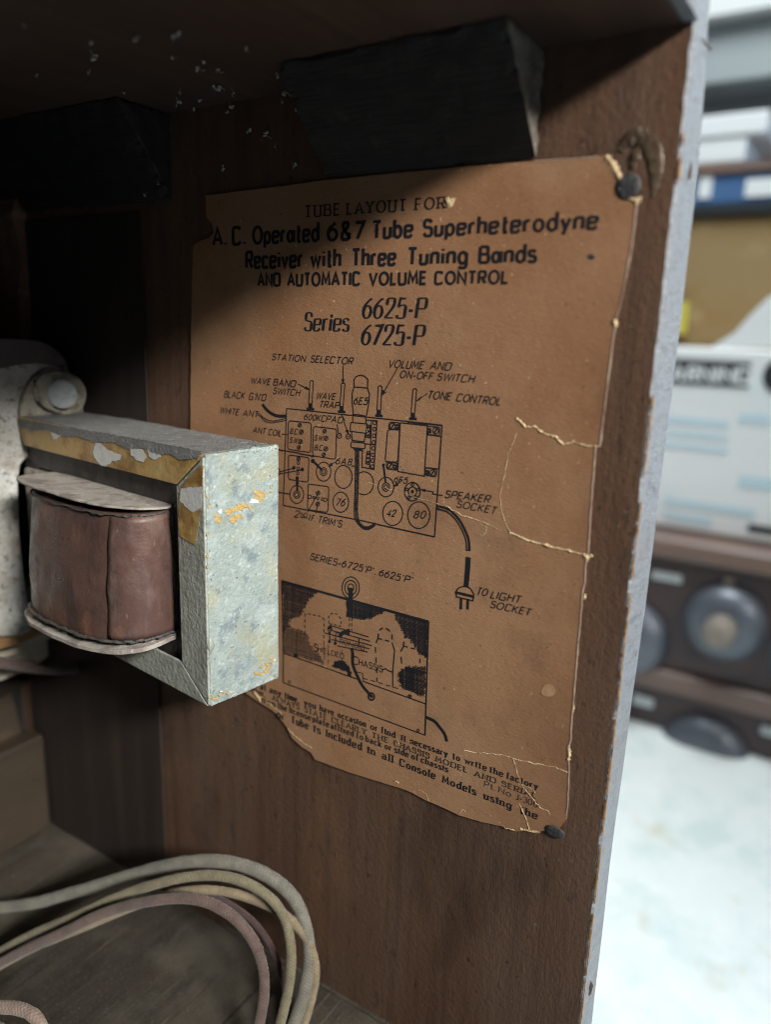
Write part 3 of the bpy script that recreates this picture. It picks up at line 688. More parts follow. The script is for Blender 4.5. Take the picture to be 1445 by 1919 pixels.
# tube sockets
for fn, x, y, rx, ry in ((z3, 862, 928, 52, 68), (z3, 671, 1090, 49, 64)):
    circ(fn, x, y, rx, ry, 1.1); circ(fn, x, y, rx * .45, ry * .42); circ(fn, x, y, rx * .22, ry * .22)
circ(z3, 1003, 965, 62, 82, 1.1)
ln(z3, *sum([[1150 + 68 * math.cos(a), 1010 + 82 * math.sin(a)] for a in [(-2.3 + 4.4 * k / 24) for k in range(25)]], []), w=1.1)
circ(z3, 984, 1145, 56, 72, 1.1); circ(z4, 366, 1225, 71, 86, 1.1); circ(z4, 552, 1237, 79, 95, 1.1)
circ(z4, 318, 1037, 56, 70, 1.1); circ(z4, 318, 1037, 26, 30); circ(z4, 318, 1037, 13, 16)
ln(z4, 300, 880, 310, 960, 316, 1010, w=2.0); disc(z4, 300, 880, 11); ln(z4, 440, 985, 380, 1030, w=1); ln(z4, 398, 1005, 378, 1032, 406, 1022, w=1.4)
disc(z3, 785, 852, 14, 16); ln(z3, 785, 850, 850, 915, w=2.6); ln(z3, 946, 858, 905, 885, w=1); ln(z3, 918, 866, 902, 888, 926, 880, w=1.4); ln(z3, 1060, 886, 1090, 890, w=1)
circ(z4, 506, 1070, 56, 66, 1.2); circ(z4, 507, 1070, 29, 34, 1.1); disc(z4, 507, 1070, 11, 13)
for a in range(5): circ(z4, 507 + 42 * math.sin(a * 1.257), 1070 - 50 * math.cos(a * 1.257), 9, 10, .9, 12)
ln(z4, 563, 1056, 655, 1072, 650, 1086, 722, 1098, w=1.1); ln(z4, 600, 1056, 563, 1056, 598, 1068, w=1.3)
# second I.F. trimmers
for x, y in ((822, 1080), (820, 1158)): screw(z3, x, y, 13); disc(z3, x, y, 6)
for x, y, r in ((764, 1107, 12), (792, 1112, 8), (822, 1117, 9), (854, 1123, 9), (874, 1127, 12)): circ(z3, x, y, r, r * 1.1, .9, 12)
ln(z3, 818, 1090, 750, 1215, w=1); ln(z3, 820, 1165, 806, 1225, w=1); ln(z3, 694, 1250, 748, 1258, w=.9)
# tuning eye tube, its socket and cable
ln(z3, 1080, 325, 1078, 275, 1095, 250, 1126, 240, 1155, 248, 1178, 272, 1176, 333, w=1.1); ln(z3, 1080, 325, 1130, 328, 1176, 333)
ln(z3, 1080, 325, 1066, 370, 1066, 430, 1075, 520, w=1.1); ln(z3, 1176, 333, 1190, 378, 1185, 440, 1168, 530, w=1.1); ln(z3, 1068, 520, 1110, 522, 1165, 533)
ln(z3, 1070, 535, 1070, 577); ln(z3, 1165, 535, 1165, 585)
ln(z3, 1056, 577, 1052, 640, 1168, 655, 1170, 588, 1056, 577); ln(z3, 1062, 645, 1066, 705, 1152, 715, 1160, 655)
rrect(z3, [(1060, 715), (1160, 725), (1158, 765), (1056, 755)], 12); ln(z3, 1076, 762, 1136, 772, w=2.6)
ln(z3, 1170, 560, 1244, 565, 1222, 912, 1132, 895, w=1.0); ln(z3, 1205, 565, 1190, 908, w=1.0); ln(z3, 1150, 728, 1234, 738, w=1); ln(z3, 1140, 770, 1136, 895, w=1)
for k, y in enumerate((580, 625, 672, 720, 762, 808, 848, 892)): circ(z3, 1226 - k * 2.4, y, 11, 14, 1, 12)
for y0 in (595, 785):
    ln(z3, 1172, y0, 1195, y0 + 3, 1190, y0 + 92, 1162, y0 + 86, 1172, y0, w=1.2)
    for k in range(3): disc(z3, 1182 - k * 2, y0 + 18 + k * 28, 9)
# cable from the eye socket
cpath = [(1100, 770), (1100, 900), (1097, 1050), (1092, 1200), (1100, 1270), (1135, 1318), (1180, 1330), (1230, 1302)]
for off in (-11, 0, 11):
    ln(z3, *sum([[x + (off if i < 5 else 0), y - (off * .8 if i >= 5 else 0)] for i, (x, y) in enumerate(cpath)], []), w=1.3, curve=True)
for k in range(130):
    t = random.random(); y = 775 + 430 * t; x = 1100 - 8 * t + random.uniform(-9, 9); disc(z3, x, y, random.uniform(2, 4.5), None, 6)
# mains transformer
ln(z4, 420, 580, 614, 600, 592, 960, 402, 926, 420, 580, w=1.15); ln(z4, 470, 572, 716, 598, w=1.6)
rrect(z4, [(330, 630), (416, 622), (402, 860), (312, 856)], 18, 1.1); ln(z4, 608, 664, 712, 678, 695, 908, 596, 898, w=1.1)
rrect(z4, [(342, 575), (418, 580), (414, 632), (336, 624)], 16); rrect(z4, [(612, 604), (702, 612), (700, 672), (614, 662)], 16); rrect(z4, [(322, 860), (404, 868), (398, 918), (322, 908)], 14); rrect(z4, [(600, 900), (682, 912), (676, 966), (596, 952)], 14)
for x, y in ((366, 604), (672, 636), (348, 888), (650, 936)): screw(z4, x, y, 20)
for x, y in ((402, 606), (622, 634), (384, 892), (606, 932)): ln(z4, x - 12, y - 10, x + 12, y - 8, x + 12, y + 12, x - 12, y + 10, w=2)
# mains lead and plug
ln(z4, 682, 1182, 760, 1205, 830, 1270, 880, 1360, 900, 1420, 905, 1492, w=4.6, curve=True)
ln(z6, 372, 395, 366, 500, 356, 605, w=5.0)
ln(z6, 280, 648, 305, 615, 345, 605, 385, 618, 415, 665, w=1.2, curve=True); ln(z6, 278, 645, 415, 678, w=2.6); ln(z6, 286, 652, 288, 678, 404, 706, 410, 682, w=1.3)
for x in (320, 368): ln(z6, x - 4, 690, x - 6, 762, x + 4, 764, x + 6, 692, w=1.1)
ink('chassis_drawing', D)
# pale centre line of the mains lead
W0 = [wall(*z4(*q)) for q in [(690, 1184), (762, 1210), (828, 1275), (876, 1362), (896, 1422), (900, 1485)]]
W0 = [(q.x, q.y) for q in catmull([Vector((a, b, 0)) for a, b in W0], 6)]
o = obj('lead_highlight', *merge([ribbon(W0, .00022, INKX - .00012)]), MT['paper'], lab)

# ---- shield drawing
D = []
A, Bc, Cc, Dd = (183, 335), (1230, 625), (1205, 1435), (193, 1060)
ln(z5, *A, *Bc, w=2.0); ln(z5, *Bc, 1212, 1210, *Cc, w=1.5); ln(z5, *A, 195, 850, *Dd, w=1.4); ln(z5, *Dd, *Cc, w=1.3)
ln(z5, 195, 850, 720, 1035, w=1.3); ln(z5, 760, 1050, 1210, 1212, w=1.3)
ln(z5, 195, 345, 1220, 632, w=1.0)
for r_ in (62, 42, 22): circ(z5, 675, 385, r_, r_ * 1.25, 1.1)
ln(z5, 674, 385, 672, 480, 668, 590, w=5.0); ln(z5, 684, 390, 690, 450, w=1.2)
def hatch(poly, gap=8, jit=5, w=.85, vert=True):
    P = [z5(*q) for q in poly]
    def scan(fx, lo, hi, g):
        v = lo
        while v < hi:
            xs = []
            for i in range(len(P)):
                a, b = P[i], P[(i + 1) % len(P)]
                if fx == 0: a, b = (a[1], a[0]), (b[1], b[0])
                if (a[0] - v) * (b[0] - v) < 0: xs.append(a[1] + (b[1] - a[1]) * (v - a[0]) / (b[0] - a[0]))
            xs.sort()
            for s, e in zip(xs[::2], xs[1::2]):
                s += random.uniform(-jit, jit) / 3.8; e += random.uniform(-jit, jit) / 3.8
                if e - s > .6:
                    q = [(v, s), (v, e)] if fx else [(s, v), (e, v)]
                    D.append(ribbon([wall(*k) for k in q], LW * w * random.uniform(.7, 1.2), inkx()))
            v += g * random.uniform(.8, 1.2)
    g = gap / 3.803
    ys = [p[1] for p in P]; xs_ = [p[0] for p in P]
    # sheared rows following the drawing's top edge
    P0 = P
    P = [(x, y - .277 * (x - 528)) for x, y in P0]
    k0 = len(D)
    ys = [p[1] for p in P]
    rows_ = []
    v = min(ys) + g * .5
    while v < max(ys):
        xs = []
        for i in range(len(P)):
            a, b = P[i], P[(i + 1) % len(P)]
            if (a[1] - v) * (b[1] - v) < 0: xs.append(a[0] + (b[0] - a[0]) * (v - a[1]) / (b[1] - a[1]))
        xs.sort()
        for s, e in zip(xs[::2], xs[1::2]):
            s += random.uniform(-jit, jit) / 3.8; e += random.uniform(-jit, jit) / 3.8
            if e - s > .6:
                D.append(ribbon([wall(s, v + .277 * (s - 528)), wall(e, v + .277 * (e - 528))], LW * w * random.uniform(.7, 1.2), inkx()))
        v += g * random.uniform(.8, 1.2)
    P = P0
    if vert: scan(1, min(xs_) + .3, max(xs_), g)
hatch([(190, 345), (445, 415), (400, 450), (365, 480), (355, 520), (330, 560), (320, 585), (250, 610), (225, 640), (250, 655), (195, 690)], 8, 14, .72)
hatch([(195, 690), (250, 670), (330, 690), (370, 720), (375, 770), (410, 830), (470, 880), (490, 925), (400, 905), (195, 845)], 9, 16, .55)
hatch([(640, 470), (690, 485), (690, 600), (645, 590), (650, 540)], 7, 6, 1.0); hatch([(690, 480), (920, 545), (890, 570), (820, 600), (740, 610), (690, 600)], 8, 12, .85)
hatch([(985, 560), (1225, 628), (1215, 885), (1160, 840), (1100, 760), (1060, 730), (1030, 660), (1000, 620)], 9, 14, .85)
hatch([(1040, 965), (1100, 945), (1210, 950), (1200, 1160), (1050, 1105), (1020, 1060), (1015, 1000)], 9, 14, .95)
hatch([(545, 945), (565, 910), (610, 900), (650, 930), (665, 960), (660, 985), (600, 965)], 6, 8, .85)
hatch([(655, 975), (680, 985), (676, 1020), (655, 1012)], 7, 4, .9)
# dashed tubes
ln(z5, 348, 715, 348, 590, 355, 568, 470, 590, 485, 612, 482, 760, w=1.1, dash=.0016); ln(z5, 482, 760, 488, 900, w=.7)
ln(z5, 520, 640, 518, 590, 540, 568, 575, 572, 605, 605, 608, 660, 520, 640, w=1.1, dash=.0014)
ln(z5, 870, 745, 875, 690, 905, 670, 940, 680, 970, 715, 970, 775, w=1.5, dash=.0022); ln(z5, 870, 745, 970, 772, w=1.4, dash=.002)
ln(z5, 870, 745, 850, 790, 856, 900, 863, 1055, w=1.3, dash=.0026); ln(z5, 970, 775, 988, 830, 975, 980, 975, 1095, w=1.2)
ln(z5, 1052, 800, 1055, 745, 1075, 728, 1120, 735, 1155, 770, 1158, 830, w=1.4, dash=.002); ln(z5, 1052, 800, 1158, 828, w=1.3, dash=.002)
ln(z5, 1052, 800, 1032, 840, 1042, 975, w=1.3, dash=.003); ln(z5, 1158, 830, 1170, 880, 1168, 940, w=1.2, dash=.002)
ln(z5, 765, 1030, 862, 1056, 1040, 1112, w=1, dash=.0022); ln(z5, 720, 985, 760, 995, 762, 1050, w=1); ln(z5, 900, 968, 925, 962, 940, 975, 970, 985, w=1.4)
ln(z5, 515, 790, 515, 935, w=.7, dash=.002); ln(z5, 612, 830, 612, 905, w=.7, dash=.002)
# staff lines through the name, centre lead
for k, (xa, xb) in enumerate(((420, 950), (430, 968), (350, 990), (440, 960), (520, 935))):
    ya = 300 + k * 62 + (xa - 420) * .30; yb = 300 + k * 52 + (xb - 420) * .30
    ln(zz, xa, ya, xb, yb, w=1.25)
for x, y in ((420, 335), (415, 410), (415, 520), (495, 545), (560, 450), (672, 420)): disc(zz, x, y, 20, 24)
ln(zz, 420, 520, 420, 440, w=1.6); ln(zz, 497, 540, 500, 470, w=1.6); ln(zz, 560, 440, 600, 400, 690, 370, w=4.2); circ(zz, 422, 345, 26, 34, 1.3); ln(zz, 815, 470, 815, 570, w=1.3)
ln(z5, 666, 600, 664, 690, w=1.2, dash=.0014); ln(z5, 684, 600, 682, 690, w=1.2, dash=.0014)
ln(z5, 678, 815, 688, 850, 690, 930, 720, 1010, 760, 1085, 815, 1150, w=3.8, curve=True); ln(z5, 690, 810, 698, 870, w=1.0)
circ(z5, 822, 1160, 21, 25, 2.0); disc(z5, 822, 1158, 11, 13)
for x, y in ((238, 1055), (1155, 1400)): circ(z5, x, y, 8, 9, .9, 12)
screw(z5, 1095, 1160, 12); screw(z5, 664, 1000, 10); screw(z5, 283, 868, 9)
ln(z5, 1215, 1308, 1270, 1335, 1310, 1380, 1345, 1430, 1360, 1480, w=3.4, curve=True)
ink('shield_drawing', D)

# ---- small print at the foot
T = []
words(T, 'serif_bold', (488, 1290.6, 1008, 1478.8), [('If,', 470, 481), ('at', 489, 498), ('any', 506, 526), ('time,', 534, 560), ('you', 571, 591), ('have', 600, 625), ('occasion', 634, 685), ('or', 695, 707), ('find', 715, 740), ('it', 753, 760), ('necessary', 770, 838),
      ('to', 849, 861), ('write', 872, 911), ('the', 918, 942), ('factory', 950, 1007)], 10.5)
words(T, 'serif', (510.6, 1310.6, 1007, 1497), [('receiver,', 458, 497), ('ALWAYS', 511, 560), ('STATE', 571, 612), ('CLEARLY', 622, 686), ('THE', 698, 727), ('CHASSIS', 739, 804), ('MODEL', 817, 875), ('AND', 890, 928), ('SERIAL', 941, 1004)], 9.5)
words(T, 'serif_bold', (490.6, 1315, 840, 1446.5), [('n', 491, 496), ('on', 502, 515), ('the', 521, 537), ('license', 543, 582), ('plate', 587, 616), ('affixed', 621, 662), ('to', 668, 680), ('back', 686, 714), ('or', 722, 733), ('side', 740, 765), ('of', 772, 783), ('chassis', 790, 839)], 10)
words(T, 'light', (907, 1472.5, 1007, 1513), [('Pt.', 908, 928), ('No', 935, 957), ('J-300', 967, 1007)], 10.5)
words(T, 'serif_bold', (544.7, 1353, 1007, 1534.8), [('or', 520, 532), ('Tube', 547, 577), ('is', 589, 600), ('Included', 612, 677), ('in', 690, 702), ('all', 717, 736), ('Console', 750, 815), ('Models', 830, 891), ('using', 908, 957), ('the', 975, 1006)], 12.5)
ink('foot_text', T)

# ---- tears, chips and stains of the paper
def tear(path, w, jit=1.2, n=5):
    P = []
    for (x, y), (x2, y2) in zip(path, path[1:]):
        for k in range(n):
            t = k / n; P.append((x + (x2 - x) * t + random.uniform(-jit, jit) * .6, y + (y2 - y) * t + random.uniform(-jit, jit)))
    P.append(path[-1])
    Ws = [.00022 * w * random.uniform(.35, 1.5) for _ in P]
    V, Fs = ribbon([wall(*q) for q in P], Ws, INKX - .00002 - random.random() * 2e-5)
    n_ = len(P); W_ = []
    for i in range(n_):
        a, b = V[2 * i], V[2 * i + 1]; k = random.uniform(.25, .6); pk = a + (b - a) * k + Vector((-min(.0004, .32 * Ws[i]) * random.uniform(.4, 1.1), 0, 0)); W_ += [a, pk, b]
    Fs = []
    for i in range(n_ - 1): Fs += [[3 * i, 3 * i + 1, 3 * i + 4, 3 * i + 3], [3 * i + 1, 3 * i + 2, 3 * i + 5, 3 * i + 4]]
    return W_, Fs
parts = [
    tear([(968, 784), (985, 800), (1003, 800), (1022, 814), (1040, 818), (1056, 832), (1075, 828), (1100, 835), (1120, 838)], 3.4),
    tear([(690, 905), (740, 920), (800, 938), (835, 948)], .5), tear([(835, 948), (866, 966), (905, 978), (925, 988), (940, 994)], 1.6),
    tear([(955, 998), (985, 1011), (1010, 1018), (1045, 1027), (1070, 1033), (1095, 1040), (1103, 1052)], 3.6),
    tear([(955, 995), (945, 975), (938, 950), (938, 920), (946, 890), (952, 850), (962, 830), (968, 812)], 1.0),
    tear([(910, 985), (912, 996), (905, 1004), (895, 1000)], .8),
    tear([(870, 1406), (900, 1410), (935, 1413), (962, 1420), (1000, 1430), (1040, 1437), (1064, 1447)], 1.6),
    tear([(963, 1423), (970, 1450), (980, 1475), (1000, 1498), (1012, 1512), (1028, 1520), (1031, 1528)], 1.4),
    tear([(1003, 1485), (998, 1478), (980, 1470)], 1.2), tear([(972, 1505), (985, 1530), (992, 1554)], 2.0),
    tear([(838, 378), (846, 380), (842, 384)], 8, 1), tear([(1136, 293), (1145, 302), (1153, 316), (1160, 330), (1165, 336)], 8, .8),
    tear([(1183, 372), (1192, 376), (1202, 375)], 7, 1), tear([(1192, 376), (1194, 383)], 7, 1), tear([(1160, 345), (1162, 362), (1172, 370), (1184, 370)], 4),
    tear([(1099, 1040), (1101, 1048)], 9, .6), tear([(1112, 1040), (1104, 1044)], 4), tear([(1153, 600), (1154, 612)], 7, .6),
    tear([(540, 1366), (552, 1378), (565, 1388), (575, 1396), (585, 1402)], 2.0), tear([(1066, 1395), (1068, 1410), (1065, 1425)], 5, 1), tear([(1073, 1335), (1076, 1320)], 4, 1),
    tear([(1096, 1112), (1095, 1122)], 5, .6), tear([(975, 1552), (990, 1556), (1012, 1558)], 3.4, 1), tear([(965, 1556), (945, 1550)], 2), tear([(860, 1524), (868, 1516), (872, 1520)], 1.6),
    tear([(785, 1480), (798, 1486), (803, 1500)], 1.4), tear([(738, 1462), (748, 1466)], 3), tear([(512, 1322), (500, 1316), (520, 1330), (530, 1340)], 1.4),
    tear([(477, 1296), (484, 1306), (487, 1309)], 7, 1.5), tear([(742, 1383), (750, 1398)], .8)]
for _ in range(22):
    x, y = random.uniform(420, 1100), random.uniform(360, 1400); a = random.uniform(0, 3.1); l = random.uniform(2, 6)
    if x < 540 and 760 < y: continue
    parts.append(tear([(x, y), (x + l * math.cos(a), y + l * math.sin(a))], random.uniform(.5, 1.3), .5, 3))
for v, f in parts: obj('paper_tear', v, f, MT['torn'], lab)
lab_tears = 1
# pale worn edge of the sheet on the side of the opening
i0 = min(range(len(dpx)), key=lambda i: (dpx[i][0] - 1195) ** 2 + (dpx[i][1] - 378) ** 2); i1 = min(range(len(dpx)), key=lambda i: (dpx[i][0] - 1061) ** 2 + (dpx[i][1] - 1530) ** 2)
seg = dpx[i0:i1]
i2 = min(range(len(dpx)), key=lambda i: (dpx[i][0] - 1003) ** 2 + (dpx[i][1] - 302) ** 2); i3 = min(range(len(dpx)), key=lambda i: (dpx[i][0] - 1134) ** 2 + (dpx[i][1] - 293) ** 2)
seg2 = dpx[i2:i3]
parts = []
for sg, ww in ((seg, 2.0), (seg2, .9)):
    parts.append(ribbon([wall(*q) for q in sg], [.00026 * ww * random.uniform(.6, 1.25) for _ in sg], INKX - .00012))
obj('worn_edge', *merge(parts), MT['torn_grey'], lab)
MT['stain'] = mat('pale_stain', (.40, .25, .145), [((.30, .165, .085), 420, .45, .6, .7)], rough=.8)
parts = []
for cx, cy, rx, ry in ((1028, 1293, 13, 13),):
    q = [wall(cx + rx * (1 + .12 * math.sin(3 * a)) * math.cos(a), cy + ry * (1 + .1 * math.cos(2 * a)) * math.sin(a)) for a in [k * 2 * math.pi / 24 for k in range(24)]]
    x = INKX - .00003; parts.append(([Vector((x, a, b)) for a, b in q], [list(range(24))]))
obj('pale_spot', *merge(parts), MT['stain'], lab)
q = [wall(1108 + 7 * math.cos(a) * (1 + .2 * math.sin(2 * a)), 482 + 5 * math.sin(a)) for a in [k * .4488 for k in range(14)]]
obj('nail_hole', [Vector((INKX - .00004, a, b)) for a, b in q], [list(range(14))], MT['tack'], lab)

# ---- tacks
def tack(px, py, r, label, sy=1.0):
    c = onx(px, py, LX); V, Fs = [], []; n = 24
    prof_ = [(1.0, .0), (1.0, .25), (.85, .5), (.55, .66), (0, .72)]
    for rr, hh in prof_[:-1]:
        for k in range(n):
            a = 2 * math.pi * k / n; V.append(c + Vector((-hh * .0007, r * rr * math.cos(a), r * sy * rr * math.sin(a))))
    V.append(c + Vector((-.72 * .0007, 0, 0)))
    for i in range(len(prof_) - 2):
        for k in range(n): Fs.append([i * n + k, i * n + (k + 1) % n, (i + 1) * n + (k + 1) % n, (i + 1) * n + k])
    t = (len(prof_) - 2) * n
    for k in range(n): Fs.append([t + k, t + (k + 1) % n, len(V) - 1])
    Fs.append(list(range(n - 1, -1, -1)))
    o = obj('tack', V, Fs, MT['tack'], None, smooth=True); tag(o, label, 'tack', 'tacks holding the paper label'); fixn(o)
    return o
tack(1177, 350, .0039, 'dark round tack through the upper right corner of the paper')
tack(1040, 1558, .0040, 'dark flattened tack at the torn lower right corner of the paper', .62)

# ================================================================== LOUDSPEAKER
spk = thing('loudspeaker', 'pitted grey loudspeaker with brown coil in a pale metal yoke', 'loudspeaker', (-.13, .25, .20))
YP = Vector((.1270, .9919, 0)).normalized(); XP = Vector((YP.y, -YP.x, 0))      # yoke axes
P0 = atd(383, 852, .281)                                                        # nearest upper corner
HB = onplane(383, 1318, P0, XP).z
TR = onplane(521, 828, P0, YP); WX = (TR - P0).dot(XP)
TL_ = onplane(28, 790, P0, XP); LY = (TL_ - P0).dot(YP)
zt, zb = P0.z, HB
def Q(a, b, z): return Vector((P0.x, P0.y, 0)) + XP * a + YP * b + Vector((0, 0, z))
inn = onplane(333, 908, P0, XP); fw = (inn - P0).dot(YP); fh = zt - inn.z
th = .0016
# strap bent round the core: end plate, top plate, bottom plate
o = obj('yoke_end_plate', *prism([Q(0.0002, -.0002, zb), Q(WX, -.0002, zb), Q(WX, -.0002, zt), Q(0.0002, -.0002, zt)], YP * .0036), MT['zinc'], spk); roughen(fixn(o), 30, .00035, 90, .0006); bevel(o, .0008, 3)
for p_ in o.data.polygons: p_.use_smooth = True
o['label'] = 'pale mottled end plate with amber stain'
o = obj('yoke_top_plate', *prism([Q(0, th + .0001, zt), Q(WX, th + .0001, zt), Q(WX, LY, zt), Q(0, LY, zt)], (0, 0, -th)), MT['dusttop'], spk); roughen(fixn(o), 24, .0003, 120, .0004)
o = obj('yoke_bottom_plate', *prism([Q(0, th + .0001, zb), Q(WX, th + .0001, zb), Q(WX, LY, zb), Q(0, LY, zb)], (0, 0, th)), MT['zinc_grey'], spk); bevel(fixn(o), .0008, 2)
g = .00035
o = obj('upper_flange', *prism([Q(-.0008, g, zt - .0004), Q(-.0008, fw + g, zt - fh), Q(-.0008, LY - fw * .55, zt - fh), Q(-.0008, LY, zt - .0004)], XP * .0012), MT['varnish'], spk); bevel(fixn(o), .0004)
o['label'] = 'amber varnished upper flange with chipped patches'
o = obj('end_flange', *prism([Q(-.0008, 0, zt - .0010), Q(-.0008, 0, zb + .0006), Q(-.0008, fw, zb + fh), Q(-.0008, fw, zt - fh - .0006)], XP * .0012), MT['zinc_grey'], spk); bevel(fixn(o), .0004)
o = obj('lower_flange', *prism([Q(-.0008, g * 2, zb + .0002), Q(-.0008, LY, zb + .0002), Q(-.0008, LY, zb + fh), Q(-.0008, fw + g * 2, zb + fh)], XP * .0012), MT['zinc_grey'], spk); bevel(fixn(o), .0004)
def patch(poly, n, off, m, name, parent, thick=.00006, plane=None):
    pts = []
    dp = densify(poly, 2.5, 1.1)
    for x, y in dp: pts.append(onplane(x, y, plane, n))
    o = obj(name, *prism([p + off for p in pts], off.normalized() * thick), m, parent); fixn(o); return o
fl_pl = Q(-.0008, 0, zt); offx = -XP * .0002
for poly in ([(94, 806), (116, 804), (117, 814), (108, 822), (100, 824), (98, 814)], [(180, 828), (190, 831), (200, 842), (228, 853), (226, 862), (212, 864), (200, 874), (190, 872), (178, 858), (175, 846)],
             [(245, 836), (258, 838), (268, 844), (276, 856), (270, 866), (256, 862), (246, 852)], [(277, 840), (300, 846), (302, 856), (290, 862), (280, 856)]):
    o = patch(poly, XP, offx, MT['chip'], 'bare_chip', spk, plane=fl_pl)
o = patch([(381, 868), (364, 884), (341, 910), (336, 930), (336, 1003), (352, 1014), (366, 1022), (371, 1000), (376, 960), (380, 920)], XP, offx, MT['varnish'], 'amber_stain', spk, plane=fl_pl)
o = patch([(340, 916), (356, 912), (364, 914), (380, 912), (379, 950), (364, 960), (350, 950), (338, 938)], XP, offx * 1.6, MT['chip'], 'bare_chip', spk, plane=fl_pl)
ep = Q(0, -.0002, zt); offy = -YP * .00012
MT['amber'] = mat('amber_residue', (.42, .30, .12), [((.24, .20, .13), 260, .45, .62, .8), ((.56, .54, .46), 190, .50, .62, .9), ((.20, .12, .03), 130, .58, .7, .7)], rough=.35, bumps=[(500, .7, .001, 4)])
fleck = []
for path, wd, cnt in (([(398, 975), (425, 962), (452, 952), (478, 935), (505, 920)], 8, 26), ([(470, 1266), (495, 1252), (517, 1236)], 5, 12), ([(388, 1310), (410, 1298), (436, 1292)], 4, 9), ([(388, 900), (390, 990), (388, 1080)], 3, 8)):
    for k in range(cnt):
        t = random.random() * (len(path) - 1.001); i_ = int(t); f_ = t - i_
        x = path[i_][0] + (path[i_ + 1][0] - path[i_][0]) * f_ + random.gauss(0, wd * .45); y = path[i_][1] + (path[i_ + 1][1] - path[i_][1]) * f_ + random.gauss(0, wd)
        r_ = random.uniform(1.5, wd * .85); ph = random.random() * 6
        fleck.append([(x + r_ * 1.2 * (1 + .35 * math.sin(3 * a + ph)) * math.cos(a), y + r_ * (1 + .35 * math.sin(2 * a + ph * 2)) * math.sin(a)) for a in [q_ * .5236 for q_ in range(12)]])
for k, poly in enumerate(fleck):
    x0, x1 = min(p[0] for p in poly), max(p[0] for p in poly)
    if x1 > 518 or x0 < 385: continue
    pts = [onplane(x, y, ep, YP) - YP * (.00030 + .000004 * k) for x, y in poly]
    o = obj('residue_fleck', *prism(pts, YP * .0003), MT['amber'] if k % 11 else MT['chip'], spk); fixn(o)
# lumpy worn paint along the corner edges of the end plate, dust along the top edge of the flange
def lump(a, b, r_, m, sc=260):
    P = [a + (b - a) * (k / 70) for k in range(71)]
    v, f, u = tube(P, [r_ * (.65 + 1.0 * max(-.5, noise.noise(p * sc)) + .35 * noise.noise(p * 900)) for p in P], 9); obj('paint_ridge', v, f, m, spk, smooth=True)
lump(Q(.0009, .0006, zt - .0008), Q(.0009, .0006, zb + .0006), .0013, MT['zinc'])
lump(Q(.0006, .0008, zb + .0006), Q(WX - .0006, .0008, zb + .0006), .0012, MT['zinc']); lump(Q(.0006, .0006, zt - .0008), Q(WX - .0006, .0006, zt - .0008), .0012, MT['zinc'])
up_ = [(28, 784), (120, 799), (200, 812), (290, 828), (380, 845)]
lo_ = [(372, 858), (340, 862), (318, 850), (296, 852), (270, 840), (240, 842), (214, 828), (180, 830), (150, 818), (118, 818), (90, 806), (60, 806), (34, 798)]
o = patch(up_ + lo_, XP, -XP * .00025, MT['dusttop'], 'dust_band', spk, plane=fl_pl)
# laminated core (a ring) and winding
cr = .0030
ring_o = [Q(cr, th + .0006, zt - th - .0004), Q(cr, th + .0006, zb + th + .0004), Q(cr, LY - .001, zb + th + .0004), Q(cr, LY - .001, zt - th - .0004)]
cy0 = fw + .0078; cz = fh + .0105
ring_i = [Q(cr, cy0, zt - cz), Q(cr, cy0, zb + cz), Q(cr, LY - cy0 * .6, zb + cz), Q(cr, LY - cy0 * .6, zt - cz)]
dep = XP * (WX - cr - .004)
V = ring_o + ring_i + [p + dep for p in ring_o] + [p + dep for p in ring_i]; Fs = []
for i in range(4):
    j = (i + 1) % 4
    Fs += [[i, j, 4 + j, 4 + i], [8 + i, 12 + i, 12 + j, 8 + j], [i, 8 + i, 8 + j, j], [4 + i, 4 + j, 12 + j, 12 + i]]
o = obj('laminated_core', V, Fs, MT['core'], spk); fixn(o)
o = obj('bobbin', *prism([Q(.0005, .030, zt - fh - .012), Q(.0005, .030, zb + fh + .010), Q(.0005, LY - .004, zb + fh + .010), Q(.0005, LY - .004, zt - fh - .012)], XP * .03), MT['lug'], spk); fixn(o); bevel(o, .001)
# coil: D-shaped winding bulging out of the core window, with fish-paper flanges
ca = onplane(314, 1060, P0 - XP * .001, XP); b0 = (ca - P0).dot(YP); cb = onplane(47, 1060, P0 - XP * .001, XP); b1 = (cb - P0).dot(YP)
ctop = onplane(313, 958, P0 - XP * .001, XP).z; cbot = onplane(313, 1186, P0 - XP * .001, XP).z
PROF = catmull([Vector((a * .001, b * .001, 0)) for a, b in [(1, 25.6), (-7, 25.4), (-14, 27.5), (-20, 33), (-24.5, 43), (-27, 57), (-28, 72), (-27.5, 87), (-22, 98), (-10, 103), (1, 104)]], 6)
def dee(z, grow=0.0, droop=0.0, ext=0.0, base=0.0):
    pts = []; kz = .98 - .13 * max(0, min(1, (z - cbot) / (ctop - cbot)))
    for p, a, b in zip(PROF, [PROF[0]] + PROF[:-1], PROF[1:] + [PROF[-1]]):
        t = (b - a).normalized(); nn = Vector((-t.y, t.x, 0))
        if nn.x > 0 and abs(nn.x) > abs(nn.y): nn = -nn
        q = p + nn * 0 + Vector((-1, 0, 0)) * grow * max(0, min(1, -p.x / .02)) + Vector((0, 1, 0)) * (ext * max(0, (p.y - .07) / .04) - grow * .5 * max(0, min(1, (.05 - p.y) / .025)))
        pts.append(Q(q.x * kz, q.y, z - droop * max(0, min(1, -p.x / .028))))
    return pts
SAG = .0098
nz_ = 30; V = []; Fs = []; n = len(PROF) - 1
for k in range(nz_ + 1):
    t = k / nz_; bul = .0014 * math.sin(math.pi * t) + (.0012 * (1 - t))
    V += [p + XP * (.0007 * noise.noise(p * 70) + .0001 * noise.noise(p * 400)) for p in dee(cbot + (ctop - cbot) * t, bul)]
